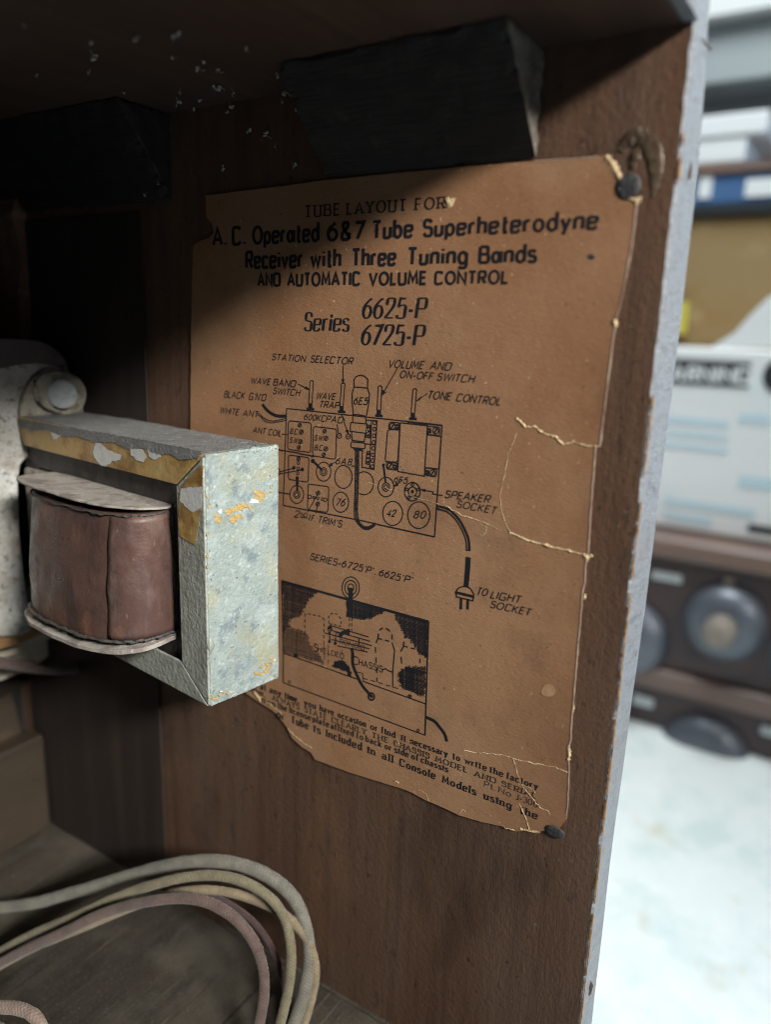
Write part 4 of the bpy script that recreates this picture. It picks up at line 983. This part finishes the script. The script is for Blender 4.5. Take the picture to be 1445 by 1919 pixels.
for k in range(nz_):
    for i in range(n):
        a = k * (n + 1) + i; Fs.append([a, a + 1, a + n + 2, a + n + 1])
Fs.append(list(range(n + 1))); top = nz_ * (n + 1); Fs.append(list(range(top + n, top - 1, -1)))
Fs.append([0] + [k * (n + 1) for k in range(1, nz_ + 1)] + [k * (n + 1) + n for k in range(nz_, -1, -1)])
o = obj('coil', V, Fs, MT['coil'], spk, smooth=False)
fixn(o)
for p in o.data.polygons: p.use_smooth = len(p.vertices) == 4
coil = o
# overlapping outer wrap with its seam, and waxy string along both ends
V = []; Fs = []; m0 = 20
for k in range(21):
    t = k / 20; bul = .0014 * math.sin(math.pi * t) + (.0012 * (1 - t))
    z_ = cbot + .0012 + (ctop - cbot - .0024) * t; L_ = dee(z_, bul + .0001)
    L_[m0] = L_[m0] + (L_[m0 + 1] - L_[m0]) * (.3 + .08 * math.sin(k * .9))
    V += [p + XP * (.0007 * noise.noise(p * 70) + .0001 * noise.noise(p * 400)) - YP * .0002 for p in L_[:m0 + 1]]
for k in range(20):
    for i in range(m0): a = k * (m0 + 1) + i; Fs.append([a, a + 1, a + m0 + 2, a + m0 + 1])
o = obj('wrap_overlap', V, Fs, MT['coil'], coil, smooth=True)
o.modifiers.new('thick', 'SOLIDIFY').thickness = .00012
for z_, r_, b_ in ((ctop - .0006, .0005, 0), (cbot + .0008, .0008, .0012)):
    P = [p + Vector((0, 0, random.uniform(-.0004, .0004))) - XP * (.0006 * random.random()) for p in dee(z_, .0008 + b_)]
    P = catmull(P, 2)
    v, f, u = tube(P, [r_ * random.uniform(.45, 1.2) for _ in P], 7); obj('wax_string', v, f, MT['core'], coil, smooth=True)
def flange(z, t, grow, droop, ext):
    base = [p + XP * (.0004 * noise.noise(p * 220)) + Vector((0, 0, .0004 * noise.noise(p * 90))) for p in dee(z, grow, droop, ext)]
    n = len(base) - 1; inn_ = [Q(.003, .026 + .084 * i / n, z) for i in range(n + 1)]; up = Vector((0, 0, t)); m_ = n + 1; Fs = []
    V = [p + up for p in base] + base + [p + up for p in inn_] + inn_
    for i in range(n):
        Fs += [[i, i + 1, m_ + i + 1, m_ + i], [i, 2 * m_ + i, 2 * m_ + i + 1, i + 1], [m_ + i, m_ + i + 1, 3 * m_ + i + 1, 3 * m_ + i]]
    Fs += [[0, m_, 3 * m_, 2 * m_], [n, 2 * m_ + n, 3 * m_ + n, m_ + n]]
    o = obj('coil_flange', V, Fs, MT['card'], coil); fixn(o); bevel(o, .0003); return o
flange(ctop + .0008, .0010, .0022, -.0022, .018)
flange(cbot - .0026, .0020, .0034, .0026, .006)

# basket: casting the yoke is bolted to, with lug and hexagon bolt
fy = LY + .0012                                        # its back face lies just behind the end of the yoke
fp0 = Q(0, fy - .006, zt)
sil = [(-260, 636), (-120, 634), (0, 637), (45, 638), (72, 641), (92, 649), (108, 660), (120, 675), (129, 692), (140, 710), (154, 724), (162, 742), (167, 760), (171, 776), (170, 800), (150, 830), (60, 850), (40, 870), (35, 900), (38, 1000), (50, 1110), (60, 1160), (62, 1182), (40, 1192), (-20, 1194), (-160, 1180), (-260, 1160)]
o = obj('basket', *prism([onplane(x, y, fp0, YP) for x, y in densify(sil, 14, .0)], YP * .030), None, spk, mats=[MT['frame']]); fixn(o); bevel(o, .0014, 3, 50)
hood = [(-240, 634), (-120, 631), (0, 633), (45, 634.5), (74, 638), (96, 647), (112, 659), (124, 674), (131, 690), (118, 690), (96, 684), (70, 682), (40, 684), (10, 690), (-60, 704), (-240, 720)]
o = obj('basket_hood', *prism([onplane(x, y, fp0 - YP * .0022, YP) for x, y in densify(hood, 10, 0)], YP * .034), MT['frametop'], spk); fixn(o); bevel(o, .0012, 3, 50)
lugp = fp0 - YP * .0034
lug = [(38, 782), (40, 755), (50, 728), (64, 706), (84, 692), (106, 690), (126, 696), (142, 712), (153, 732), (160, 756), (164, 778), (160, 790), (100, 792)]
o = obj('lug', *prism([onplane(x, y, lugp, YP) for x, y in densify(lug, 8, .4)], YP * .005), MT['lug'], spk); fixn(o); bevel(o, .0009, 3, 50)
ridge = catmull([onplane(x, y, lugp - YP * .0008, YP) for x, y in [(68, 752), (66, 728), (72, 712), (86, 702), (108, 698), (128, 706)]], 6)
v, f, u = tube(ridge, .0011, 8, .2); obj('lug_ridge', v, f, MT['lug'], spk, smooth=True)
groove = catmull([onplane(x, y, lugp - YP * .0005, YP) for x, y in [(66, 712), (68, 735), (70, 752), (84, 766), (100, 773), (126, 781)]], 6)
v, f, u = tube(groove, .0009, 8, .3); o = obj('dark_groove', v, f, MT['core'], spk, smooth=True)  # groove drawn as a thin dark tube on the lug
YP0, XP0 = YP, XP
bc = onplane(120, 738, lugp - YP * .0005, YP)
def hexhead(c, r, h, r2):
    YP = (YP0 * .80 + XP0 * .60).normalized(); XP = Vector((YP.y, -YP.x, 0))
    V, Fs = [], []; n = 36
    def ringv(rr, d, hexa):
        for k in range(n):
            a = 2 * math.pi * k / n
            q = rr
            if hexa: q = rr * math.cos(math.pi / 6) / math.cos(((a + .2) % (math.pi / 3)) - math.pi / 6)
            V.append(c + XP * (q * math.cos(a)) + Vector((0, 0, q * math.sin(a))) - YP * d)
    if not r:
        ringv(r2, -.001, 0); ringv(r2, .0006, 0); ringv(r2 * .95, .0011, 0); ringv(r2 * .80, .0007, 0); ringv(r2 * .5, .0006, 0); ringv(r2 * .4, .0006, 0); ringv(r2 * .3, .0006, 0)
    else:
        ringv(r * .98, -.001, 1); ringv(r, .0004, 1); ringv(r, .0008, 1); ringv(r, .0013, 1); ringv(r, h * .78, 1); ringv(r * .93, h, 0); ringv(r * .5, h * 1.04, 0)
    for i in range(6):
        for k in range(n): Fs.append([i * n + k, i * n + (k + 1) % n, (i + 1) * n + (k + 1) % n, (i + 1) * n + k])
    Fs.append([6 * n + k for k in range(n)]); Fs.append(list(range(n - 1, -1, -1)))
    return V, Fs
o = obj('washer', *hexhead(bc, 0, 0, .0108), MT['lug'], spk); fixn(o)
o = obj('bolt', *hexhead(bc, .0076, .0048, 0), MT['bolt'], spk); fixn(o); bevel(o, .0003)
# rim of the cone basket, gasket and cone edge, low on the left
def ringlathe(cpx, rad_px, y_off, width, depth, m, name, n=72):
    c = onplane(cpx[0], cpx[1], fp0 + YP * y_off, YP); e = onplane(cpx[0], cpx[1] + rad_px, fp0 + YP * y_off, YP); R_ = (e - c).length
    V, Fs = [], []
    for k in range(n):
        a = 2 * math.pi * k / n; d = XP * math.cos(a) + Vector((0, 0, math.sin(a)))
        wob = 1 + .006 * math.sin(5 * a) + .004 * math.sin(13 * a)
        for rr, dd in ((R_ * wob, 0), (R_ * wob, depth), (R_ - width, depth), (R_ - width, 0)): V.append(c + d * rr + YP * dd)
    for k in range(n):
        j = (k + 1) % n
        for i in range(4): Fs.append([4 * k + i, 4 * k + (i + 1) % 4, 4 * j + (i + 1) % 4, 4 * j + i])
    o = obj(name, V, Fs, m, spk, smooth=False); fixn(o); bevel(o, .0008, 2, 50); return o
ringlathe((-10, 990), 232, .006, .014, .012, MT['gasket'], 'gasket')
ringlathe((-10, 990), 250, .024, .016, .010, MT['cone'], 'cone_rim')
ringlathe((-50, 990), 304, .044, .044, .012, MT['cone'], 'basket_rim')
# faded maroon lead running out under the basket
P = catmull([onplane(x, y, fp0 + YP * d, YP) for x, y, d in [(-60, 1230, .012), (0, 1241, .012), (50, 1249, .012), (100, 1254, .012), (150, 1251, .018), (200, 1243, .026), (245, 1238, .034), (300, 1225, .045)]], 8)
v, f, u = tube(P, .0030, 12, .08); o = obj('lead_wire', v, f, MT['cloth_purple'], None, smooth=True, uv=u); tag(o, 'maroon cloth covered wire running under the loudspeaker yoke', 'wire')

# ================================================================== CLOTH CABLES on the floor
def cable(path, r_px, m, label, ds):
    """path in measured pixels, ds = depth along the lens axis at its first, middle and last point"""
    n = len(path); P = []
    for i, (x, y) in enumerate(path):
        t = i / (n - 1)
        d = ds[0] + (ds[1] - ds[0]) * t * 2 if t < .5 else ds[1] + (ds[2] - ds[1]) * (t - .5) * 2
        p = atd(x, y, d)
        r0 = r_px * d / F
        q = onz(x, y, r0 * .9)
        if p.z < r0 * .9: p = q
        if p.x > -r0: p = onx(x, y, -r0)
        P.append(p)
    for _ in range(2):
        P = [P[0]] + [(P[i - 1] + P[i] * 2 + P[i + 1]) * .25 for i in range(1, len(P) - 1)] + [P[-1]]
    r = r_px * ds[1] / F; P = catmull(P, 10)
    P = [p + Vector((noise.noise(p * 28), noise.noise(p * 28 + Vector((9, 1, 4))), .6 * noise.noise(p * 28 + Vector((2, 8, 5))))) * .0016 for p in P]
    v, f, u = tube(P, [r * (1 + .10 * noise.noise(p * 60) + .05 * noise.noise(p * 230)) for p in P], 14, .04)
    o = obj('cloth_cable', v, f, m, None, smooth=True, uv=u); tag(o, label, 'cable', 'cloth covered cables looped on the cabinet floor'); return o
cable([(-60, 1706), (0, 1704), (70, 1696), (150, 1675), (230, 1643), (300, 1615), (380, 1603), (450, 1609), (515, 1637), (558, 1681), (582, 1740), (586, 1800), (576, 1860), (556, 1912), (535, 1960)], 12, MT['cloth_grey'],
      'thick grey cloth cable, outermost and highest of the loop', (.415, .362, .345))
cable([(-60, 1815), (0, 1786), (60, 1752), (130, 1716), (210, 1682), (290, 1650), (370, 1630), (440, 1636), (500, 1662), (536, 1705), (552, 1760), (548, 1830), (534, 1890), (515, 1950)], 9.5, MT['cloth_olive'],
      'olive tan cloth cable just inside the thick grey one', (.375, .352, .340))
cable([(-60, 1842), (0, 1810), (60, 1777), (140, 1738), (220, 1706), (290, 1680), (350, 1664), (410, 1662), (470, 1676), (520, 1705), (556, 1735), (590, 1765), (600, 1810), (592, 1870), (570, 1930), (556, 1960)], 8.5, MT['cloth_tan'],
      'thin tan cloth cable that crosses under the grey one to the right', (.372, .356, .349))
cable([(-60, 1835), (0, 1806), (60, 1775), (120, 1742), (190, 1708), (260, 1684), (330, 1671), (395, 1680), (445, 1708), (482, 1752), (499, 1810), (499, 1865), (486, 1915), (470, 1965)], 10, MT['cloth_purple'],
      'faded maroon cloth cable, innermost of the big loop', (.365, .341, .333))
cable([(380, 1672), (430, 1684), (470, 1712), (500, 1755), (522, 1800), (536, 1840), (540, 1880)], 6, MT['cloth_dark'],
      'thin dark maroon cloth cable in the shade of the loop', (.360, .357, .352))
cable([(-40, 1888), (0, 1884), (38, 1882), (68, 1892), (85, 1914), (90, 1945), (88, 1980)], 11.5, MT['cloth_pink'],
      'dusty pink cloth cable curling up in the near corner of the floor', (.318, .312, .308))
cable([(-50, 1925), (-10, 1912), (10, 1918), (22, 1945), (24, 1985)], 10, MT['cloth_grey'],
      'short grey cloth cable end under the dusty pink one', (.318, .314, .312))

# ================================================================== SPIDER AND HUSKS in its web
sp = thing('spider', 'pale thin legged spider hanging under the upper shelf', 'spider', onz(308, 240, SHZ - .012))
SD = .345
def s3(x, y, d=0): return atd(x / 2.58, y / 2.58, SD + d)
def ellipsoid(c, ax, r1, r2, n=12, m_=8):
    ax = ax.normalized(); a = ax.orthogonal().normalized(); b = ax.cross(a); V, Fs = [], []
    for i in range(m_ + 1):
        t = math.pi * i / m_
        for k in range(n):
            p = 2 * math.pi * k / n; V.append(c + ax * (r1 * math.cos(t)) + (a * math.cos(p) + b * math.sin(p)) * (r2 * max(.02, math.sin(t))))
    for i in range(m_):
        for k in range(n): Fs.append([i * n + k, i * n + (k + 1) % n, (i + 1) * n + (k + 1) % n, (i + 1) * n + k])
    return V, Fs
ax = s3(815, 650) - s3(785, 605)
body = merge([ellipsoid(s3(796, 621), ax, .0024, .0009), ellipsoid(s3(817, 648), ax, .0011, .0009)])
o = obj('body', *body, MT['spider'], sp, smooth=True)
for leg in ([(800, 630), (760, 632), (714, 634), (694, 600), (682, 574), (740, 566)], [(808, 632), (850, 615), (880, 600), (884, 570), (872, 545), (868, 530)], [(805, 628), (840, 610), (858, 590), (850, 560), (868, 540)],
            [(802, 634), (770, 600), (735, 570), (728, 530)], [(818, 650), (840, 680), (850, 720)], [(814, 655), (800, 690), (790, 720)]):
    P = catmull([s3(x, y, random.uniform(-.003, .003)) for x, y in leg], 5); v, f, u = tube(P, .00022, 6)
    obj('leg', v, f, MT['spider'], sp, smooth=True)
# shared husk meshes
husk_data = []
for k in range(4):
    ps = []
    for _ in range(2 + k % 3):
        c = Vector((random.uniform(-1, 1), random.uniform(-1, 1), random.uniform(-1, 1))) * .0011
        ps.append(ellipsoid(c, Vector((random.uniform(-1, 1), random.uniform(-1, 1), random.uniform(-1, 1))), random.uniform(.0006, .0013), random.uniform(.0004, .0008), 8, 6))
    for _ in range(3):
        a = Vector((random.uniform(-1, 1), random.uniform(-1, 1), random.uniform(-1, 1))) * .0008; b = a + Vector((random.uniform(-1, 1), random.uniform(-1, 1), random.uniform(-.3, 1))) * .0024
        v, f, u = tube([a, (a + b) * .5 + Vector((.0004, 0, .0003)), b], .00013, 5); ps.append((v, f))
    V, Fs = merge(ps); me = bpy.data.meshes.new('insect_husk'); me.from_pydata([tuple(v) for v in V], [], Fs); me.materials.append(MT['husk'])
    for p in me.polygons: p.use_smooth = True
    husk_data.append(me)
hp = [(115, 125), (440, 210), (450, 278), (655, 198), (835, 185), (858, 168), (835, 282), (425, 355), (180, 368), (985, 305), (958, 338), (1055, 340), (1190, 237), (1035, 422), (1062, 430), (868, 452), (866, 492),
      (965, 487), (935, 530), (1130, 450), (1115, 515), (1098, 545), (1378, 455), (1365, 495), (1435, 540), (1205, 635), (1290, 650), (1328, 712), (1425, 795), (1078, 815), (700, 945), (765, 892), (600, 455), (1340, 370), (1440, 385)]
for k, (x, y) in enumerate(hp):
    o = bpy.data.objects.new('insect_husk', husk_data[k % 4]); COL.objects.link(o)
    r = ray(x / 2.58, y / 2.58)
    cands = [(SHZ - .0015 - CAM.z) / r.z if r.z > 0 else 9, (-.0015 - CAM.x) / r.x]
    o.location = CAM + r * (min(min(cands), .345 / F) if y < 500 else min(min(cands), .33 / F)); o.rotation_euler = (random.uniform(0, 6), random.uniform(0, 6), random.uniform(0, 6))
    s_ = random.uniform(.45, .85); o.scale = (s_, s_, s_)
    if x in (115, 600, 700, 765, 180): o.scale = (.4, .4, .4)
    tag(o, 'tiny pale insect husk hanging in the cobweb under the shelf', 'insect husk', 'insect husks in the cobweb')
web = thing('cobweb', 'fine dusty cobweb threads under the shelf in the dark corner', 'cobweb', atd(480, 260, .325))
for path in ([(1195, 560), (1203, 600), (1206, 635), (1200, 690), (1205, 750), (1218, 850)], [(1285, 640), (1305, 672), (1330, 712)], [(1440, 770), (1420, 810), (1395, 850)], [(1405, 780), (1425, 800), (1450, 830)], [(1440, 800), (1412, 830), (1420, 860)],
             [(1195, 560), (1110, 520), (980, 500), (868, 452)], [(868, 492), (960, 340), (1055, 345)], [(440, 210), (450, 275), (424, 356)], [(1378, 455), (1435, 540), (1425, 790)], [(180, 365), (240, 410), (300, 418)]):
    P = catmull([atd(x / 2.58, y / 2.58, .325 + random.uniform(-.004, .004)) for x, y in path], 5); v, f, u = tube(P, .00009, 5, 1.2); obj('thread', v, f, MT['silk'], web)

# ================================================================== BACKGROUND BENCH (out of focus)
BXR = .75                                   # front plane of the things behind
def bp(px, py, x=BXR): return onx(px, py, x)
bz = bp(1320, 1390).z
MT['bench'] = mat('white_bench_top', (.72, .78, .78), [((.50, .62, .62), 16, .48, .66, .55, 7), ((.55, .50, .36), 22, .60, .72, .6, 7), ((.80, .84, .84), 40, .5, .7, .6, 5), ((.84, .86, .86), 6, .55, .7, .6)], rough=.35, spec=.5)
MT['pw'] = mat('white_plastic', (.76, .79, .80), [((.64, .74, .79), 12, .55, .7, .5)], rough=.5)
MT['grey'] = mat('grey_cabinet_paint', (.33, .37, .38), [((.28, .32, .33), 3, .45, .65, .5)], rough=.6)
MT['pale_grey'] = mat('pale_grey_paint', (.52, .58, .60), rough=.6)
MT['tan'] = mat('tan_cardboard', (.28, .19, .085), [((.25, .15, .05), 9, .45, .65, .6), ((.48, .37, .2), 16, .56, .7, .5)], rough=.8)
MT['navy'] = mat('blue_box', (.06, .14, .30), [((.10, .22, .42), 12, .5, .68, .6)], rough=.5)
MT['black'] = mat('black_print_and_shadow', (.018, .022, .026), rough=.6)
MT['pale_blue'] = mat('pale_blue_print', (.52, .68, .76), rough=.6)
MT['mahog'] = mat('old_mahogany', (.055, .034, .036), [((.09, .05, .045), (6, 4, 40), .48, .66, .6), ((.03, .022, .028), 8, .5, .7, .5)], rough=.35, spec=.5)
MT['trim'] = mat('worn_wood_trim', (.165, .115, .10), [((.26, .15, .085), (8, 5, 30), .5, .68, .7)], rough=.4)
MT['dial'] = mat('brushed_dial', (.13, .15, .18), [((.08, .09, .11), 14, .45, .65, .5)], rough=.42, spec=.8, metal=.35)
MT['knob'] = mat('worn_knob', (.24, .21, .18), rough=.4)
MT['wallp'] = mat('white_workshop_wall', (.70, .73, .73), rough=.8)
o = obj('work_table', *box(-1.6, 1.9, -2.4, 2.4, bz - .04, bz), MT['bench']); tag(o, 'white marbled work table beside and under the cabinet', 'table')
bevel(fixn(o), .004)
# vintage receiver with two dials: front faces -x
y0, y1 = -.75, .22
zt_r = bp(1340, 1030).z; zm = bp(1350, 1285).z
rad = thing('vintage_receiver', 'dark wooden vintage radio set with large round dials on the white table', 'radio', (BXR + .1, -.2, bz))
o = obj('case', *box(BXR, BXR + .24, y0, y1, bz + .001, zt_r - .004), MT['mahog'], rad); bevel(fixn(o), .004)
z_a = bp(1340, 1018).z; z_b = bp(1340, 1058).z
o = obj('top_moulding', *box(BXR - .018, BXR + .25, y0 - .01, y1 + .01, z_b, z_a), MT['trim'], rad); bevel(fixn(o), .006, 3)
z_a = bp(1330, 1272).z; z_b = bp(1330, 1312).z
o = obj('middle_moulding', *box(BXR - .014, BXR - .0005, y0 - .005, y1 + .005, z_b, z_a), MT['trim'], rad); bevel(fixn(o), .005, 3)
def dial(px, py, rp, name='dial'):
    knob_on = py < 1400
    c = bp(px, py, BXR - .001); R_ = (bp(px, py - rp, BXR - .001) - c).length; V, Fs = [], []; n = 40
    pr = [(1.0, 0), (1.0, .004), (.97, .009), (.90, .015), (.80, .020), (.66, .024), (.50, .026), (.38, .026)]
    for rr, d in pr:
        for k in range(n): a = 2 * math.pi * k / n; V.append(c + Vector((-d, R_ * rr * math.cos(a), R_ * rr * math.sin(a))))
    for i in range(len(pr) - 1):
        for k in range(n): Fs.append([i * n + k, i * n + (k + 1) % n, (i + 1) * n + (k + 1) % n, (i + 1) * n + k])
    Fs.append([(len(pr) - 1) * n + k for k in range(n)]); Fs.append(list(range(n - 1, -1, -1)))
    d_ = obj(name, V, Fs, MT['dial'], rad, smooth=True); fixn(d_)
    if not knob_on: return
    V, Fs = [], []; pr = [(.36, .0262), (.36, .052), (.30, .060), (.20, .062)]
    for rr, d in pr:
        for k in range(n):
            a = 2 * math.pi * k / n; q = rr * (1 + .04 * math.cos(10 * a)); V.append(c + Vector((-d, R_ * q * math.cos(a), R_ * q * math.sin(a))))
    for i in range(len(pr) - 1):
        for k in range(n): Fs.append([i * n + k, i * n + (k + 1) % n, (i + 1) * n + (k + 1) % n, (i + 1) * n + k])
    Fs.append([(len(pr) - 1) * n + k for k in range(n)]); Fs.append(list(range(n - 1, -1, -1)))
    kn = obj('knob', V, Fs, MT['knob'], d_); fixn(kn)
dial(1358, 1165, 72); dial(1318, 1412, 74); dial(1176, 1192, 72); dial(1530, 1240, 78)
def plate(px, py, w, h, m, name, parent, x=BXR, t=.004, rnd=.002):
    c = bp(px, py, x); dy = abs(bp(px + w / 2, py, x).y - bp(px - w / 2, py, x).y) / 2; dz = abs(bp(px, py - h / 2, x).z - bp(px, py + h / 2, x).z) / 2
    o = obj(name, *box(x - t, x - .0006, c.y - dy, c.y + dy, c.z - dz, c.z + dz), m, parent); bevel(fixn(o), rnd, 3); return o
plate(1250, 1080, 58, 16, MT['pale_grey'], 'name_plate', rad); plate(1366, 1088, 20, 14, MT['knob'], 'index_mark', rad); plate(1206, 1312, 40, 18, MT['pale_grey'], 'name_plate', rad); plate(1440, 1368, 30, 18, MT['pale_grey'], 'name_plate', rad)
# white carton with WARNING on it
XC = BXR + .03
zc1 = bp(1350, 655, XC).z
car = thing('white_carton', 'white carton with black warning panel on top of the radio', 'carton', (XC + .12, -.2, zt_r))
o = obj('box_body', *box(XC, XC + .26, y0 + .02, .26, zt_r + .012, zc1), MT['pw'], car); bevel(fixn(o), .003)
def textbox(px0, px1, py0, py1, m, name): return None
a = bp(1408, 685, XC); b = bp(1215, 672, XC); zl, zh = bp(1340, 724, XC).z, bp(1340, 676, XC).z
o = obj('warning_panel', *box(XC - .0012, XC - .0004, a.y, b.y, zl, zh), MT['black'], car)
Wp = []; WALL_SAVE = wall; INK_SAVE = inkx
def wall(px, py):
    p = bp(px, py, XC - .0016); return (p.y, p.z)
def inkx():
    _ik[0] += 1; return XC - .0016 - (_ik[0] % 97) * 2e-6
write(Wp, 'WARNING', 'futura_caps', 1222, 711, 1404, 718, 26)
o = obj('warning_text', *merge(Wp), MT['pw'], car)
wall, inkx = WALL_SAVE, INK_SAVE
for (px, py, w_, h_) in ((1300, 790, 130, 14), (1300, 815, 130, 10), (1300, 838, 130, 10), (1415, 785, 60, 16), (1330, 950, 170, 14), (1290, 972, 90, 16), (1420, 905, 70, 22)):
    plate(px, py, w_, h_, MT['pale_blue'], 'printed_line', car, XC, .0010, .0001)
plate(1440, 994, 80, 14, MT['black'], 'printed_bar', car, XC, .0012, .0001)
c = bp(1468, 705, XC); R_ = (bp(1468, 670, XC) - c).length
o = obj('warning_disc', *prism([c + Vector((-.0014, R_ * math.cos(k * .2618), R_ * math.sin(k * .2618))) for k in range(24)], (.001, 0, 0)), MT['black'], car)
# lifted flap of the carton
q = [bp(1330, 652, XC), bp(1480, 652, XC), bp(1480, 540, XC), bp(1440, 556, XC), bp(1405, 590, XC), bp(1375, 624, XC)]
o = obj('lifted_flap', *prism([p + Vector((.006, 0, 0)) for p in q], (.003, 0, 0)), MT['pw'], car)
# tan cardboard box behind, with a shelf of boxes over it
XS = BXR + .30
zsh = onx(1380, 384, XS).z
tb = thing('cardboard_box', 'tan cardboard box under the wall shelf behind the white carton', 'box', (XS + .1, 0, zc1))
o = obj('box_body', *box(XS, XS + .22, -.95, .42, zc1 + .001 - .2, zsh - .016), MT['tan'], tb); bevel(fixn(o), .004)
MT['yellow'] = mat('yellow_tag', (.55, .47, .08), rough=.5)
p = onx(1273, 596, XS - .02)
o = obj('yellow_tag', *box(XS - .02, XS - .012, p.y - .012, p.y + .016, p.z - .024, p.z + .024), MT['yellow'], tb)
o = obj('wall_shelf', *box(XS - .01, XS + .34, -1.2, 1.2, zsh - .014, zsh), MT['black']); tag(o, 'thin wall shelf carrying a blue box, its black standing for a shadow line', 'shelf')  # black colour stands for the shadow line under the blue box
zb1 = onx(1380, 325, XS).z
bb = thing('blue_box', 'blue box with white ends lying on the dark shelf', 'box', (XS + .1, 0, zsh))
ya, yb = onx(1500, 350, XS).y, onx(1300, 350, XS).y
o = obj('box_body', *box(XS, XS + .16, ya, yb, zsh + .001, zb1), MT['navy'], bb); bevel(fixn(o), .003)
plate(1322, 352, 24, 42, MT['pw'], 'white_end_label', bb, XS, .002, .0005); plate(1430, 352, 66, 34, MT['pw'], 'white_end_label', bb, XS, .002, .0005)
zb2 = onx(1380, 306, XS).z
o = obj('wooden_board', *box(XS - .006, XS + .2, -.9, .6, zb1 + .001, zb2), MT['trim']); tag(o, 'brown wooden board lying across the blue box', 'board')
zw1 = onx(1360, 258, XS).z; yw0, yw1 = onx(1398, 280, XS).y, onx(1290, 280, XS).y
o = obj('white_box', *box(XS, XS + .14, yw0, yw1, zb2 + .001, zw1), MT['pw']); tag(o, 'small white box standing on the brown board', 'box'); bevel(fixn(o), .003)
zw2 = onx(1390, 212, XS).z; yl0, yl1 = onx(1440, 240, XS).y, onx(1280, 240, XS).y
o = obj('white_tray', *box(XS - .004, XS + .18, yl0, yl1, zw1 + .001, zw2), MT['pw']); tag(o, 'long white tray lying on top of the small white box', 'tray'); bevel(fixn(o), .003)
XG = XS + .20
zg0, zg1, zg2 = onx(1400, 215, XG).z, onx(1400, 150, XG).z, onx(1400, 34, XG).z
o = obj('wall_cupboard', *box(XG, XG + .15, -1.3, 1.3, zg1, zg2), MT['grey']); tag(o, 'grey wall cupboard above the shelf of boxes', 'cupboard'); bevel(fixn(o), .004)
o = obj('white_soffit', *box(XG - .03, XG + .15, -1.3, 1.3, zg2 + .001, zg2 + .14), MT['wallp']); tag(o, 'bright white box section above the grey cupboard', 'soffit')
o = obj('wall', *box(XG + .155, XG + .20, -3, 3, bz - .8, 2.2), MT['pale_grey']); o['kind'] = 'structure'
o = obj('floor', *box(-4, XG + .15, -4, 4, bz - .86, bz - .80), MT['grey']); o['kind'] = 'structure'
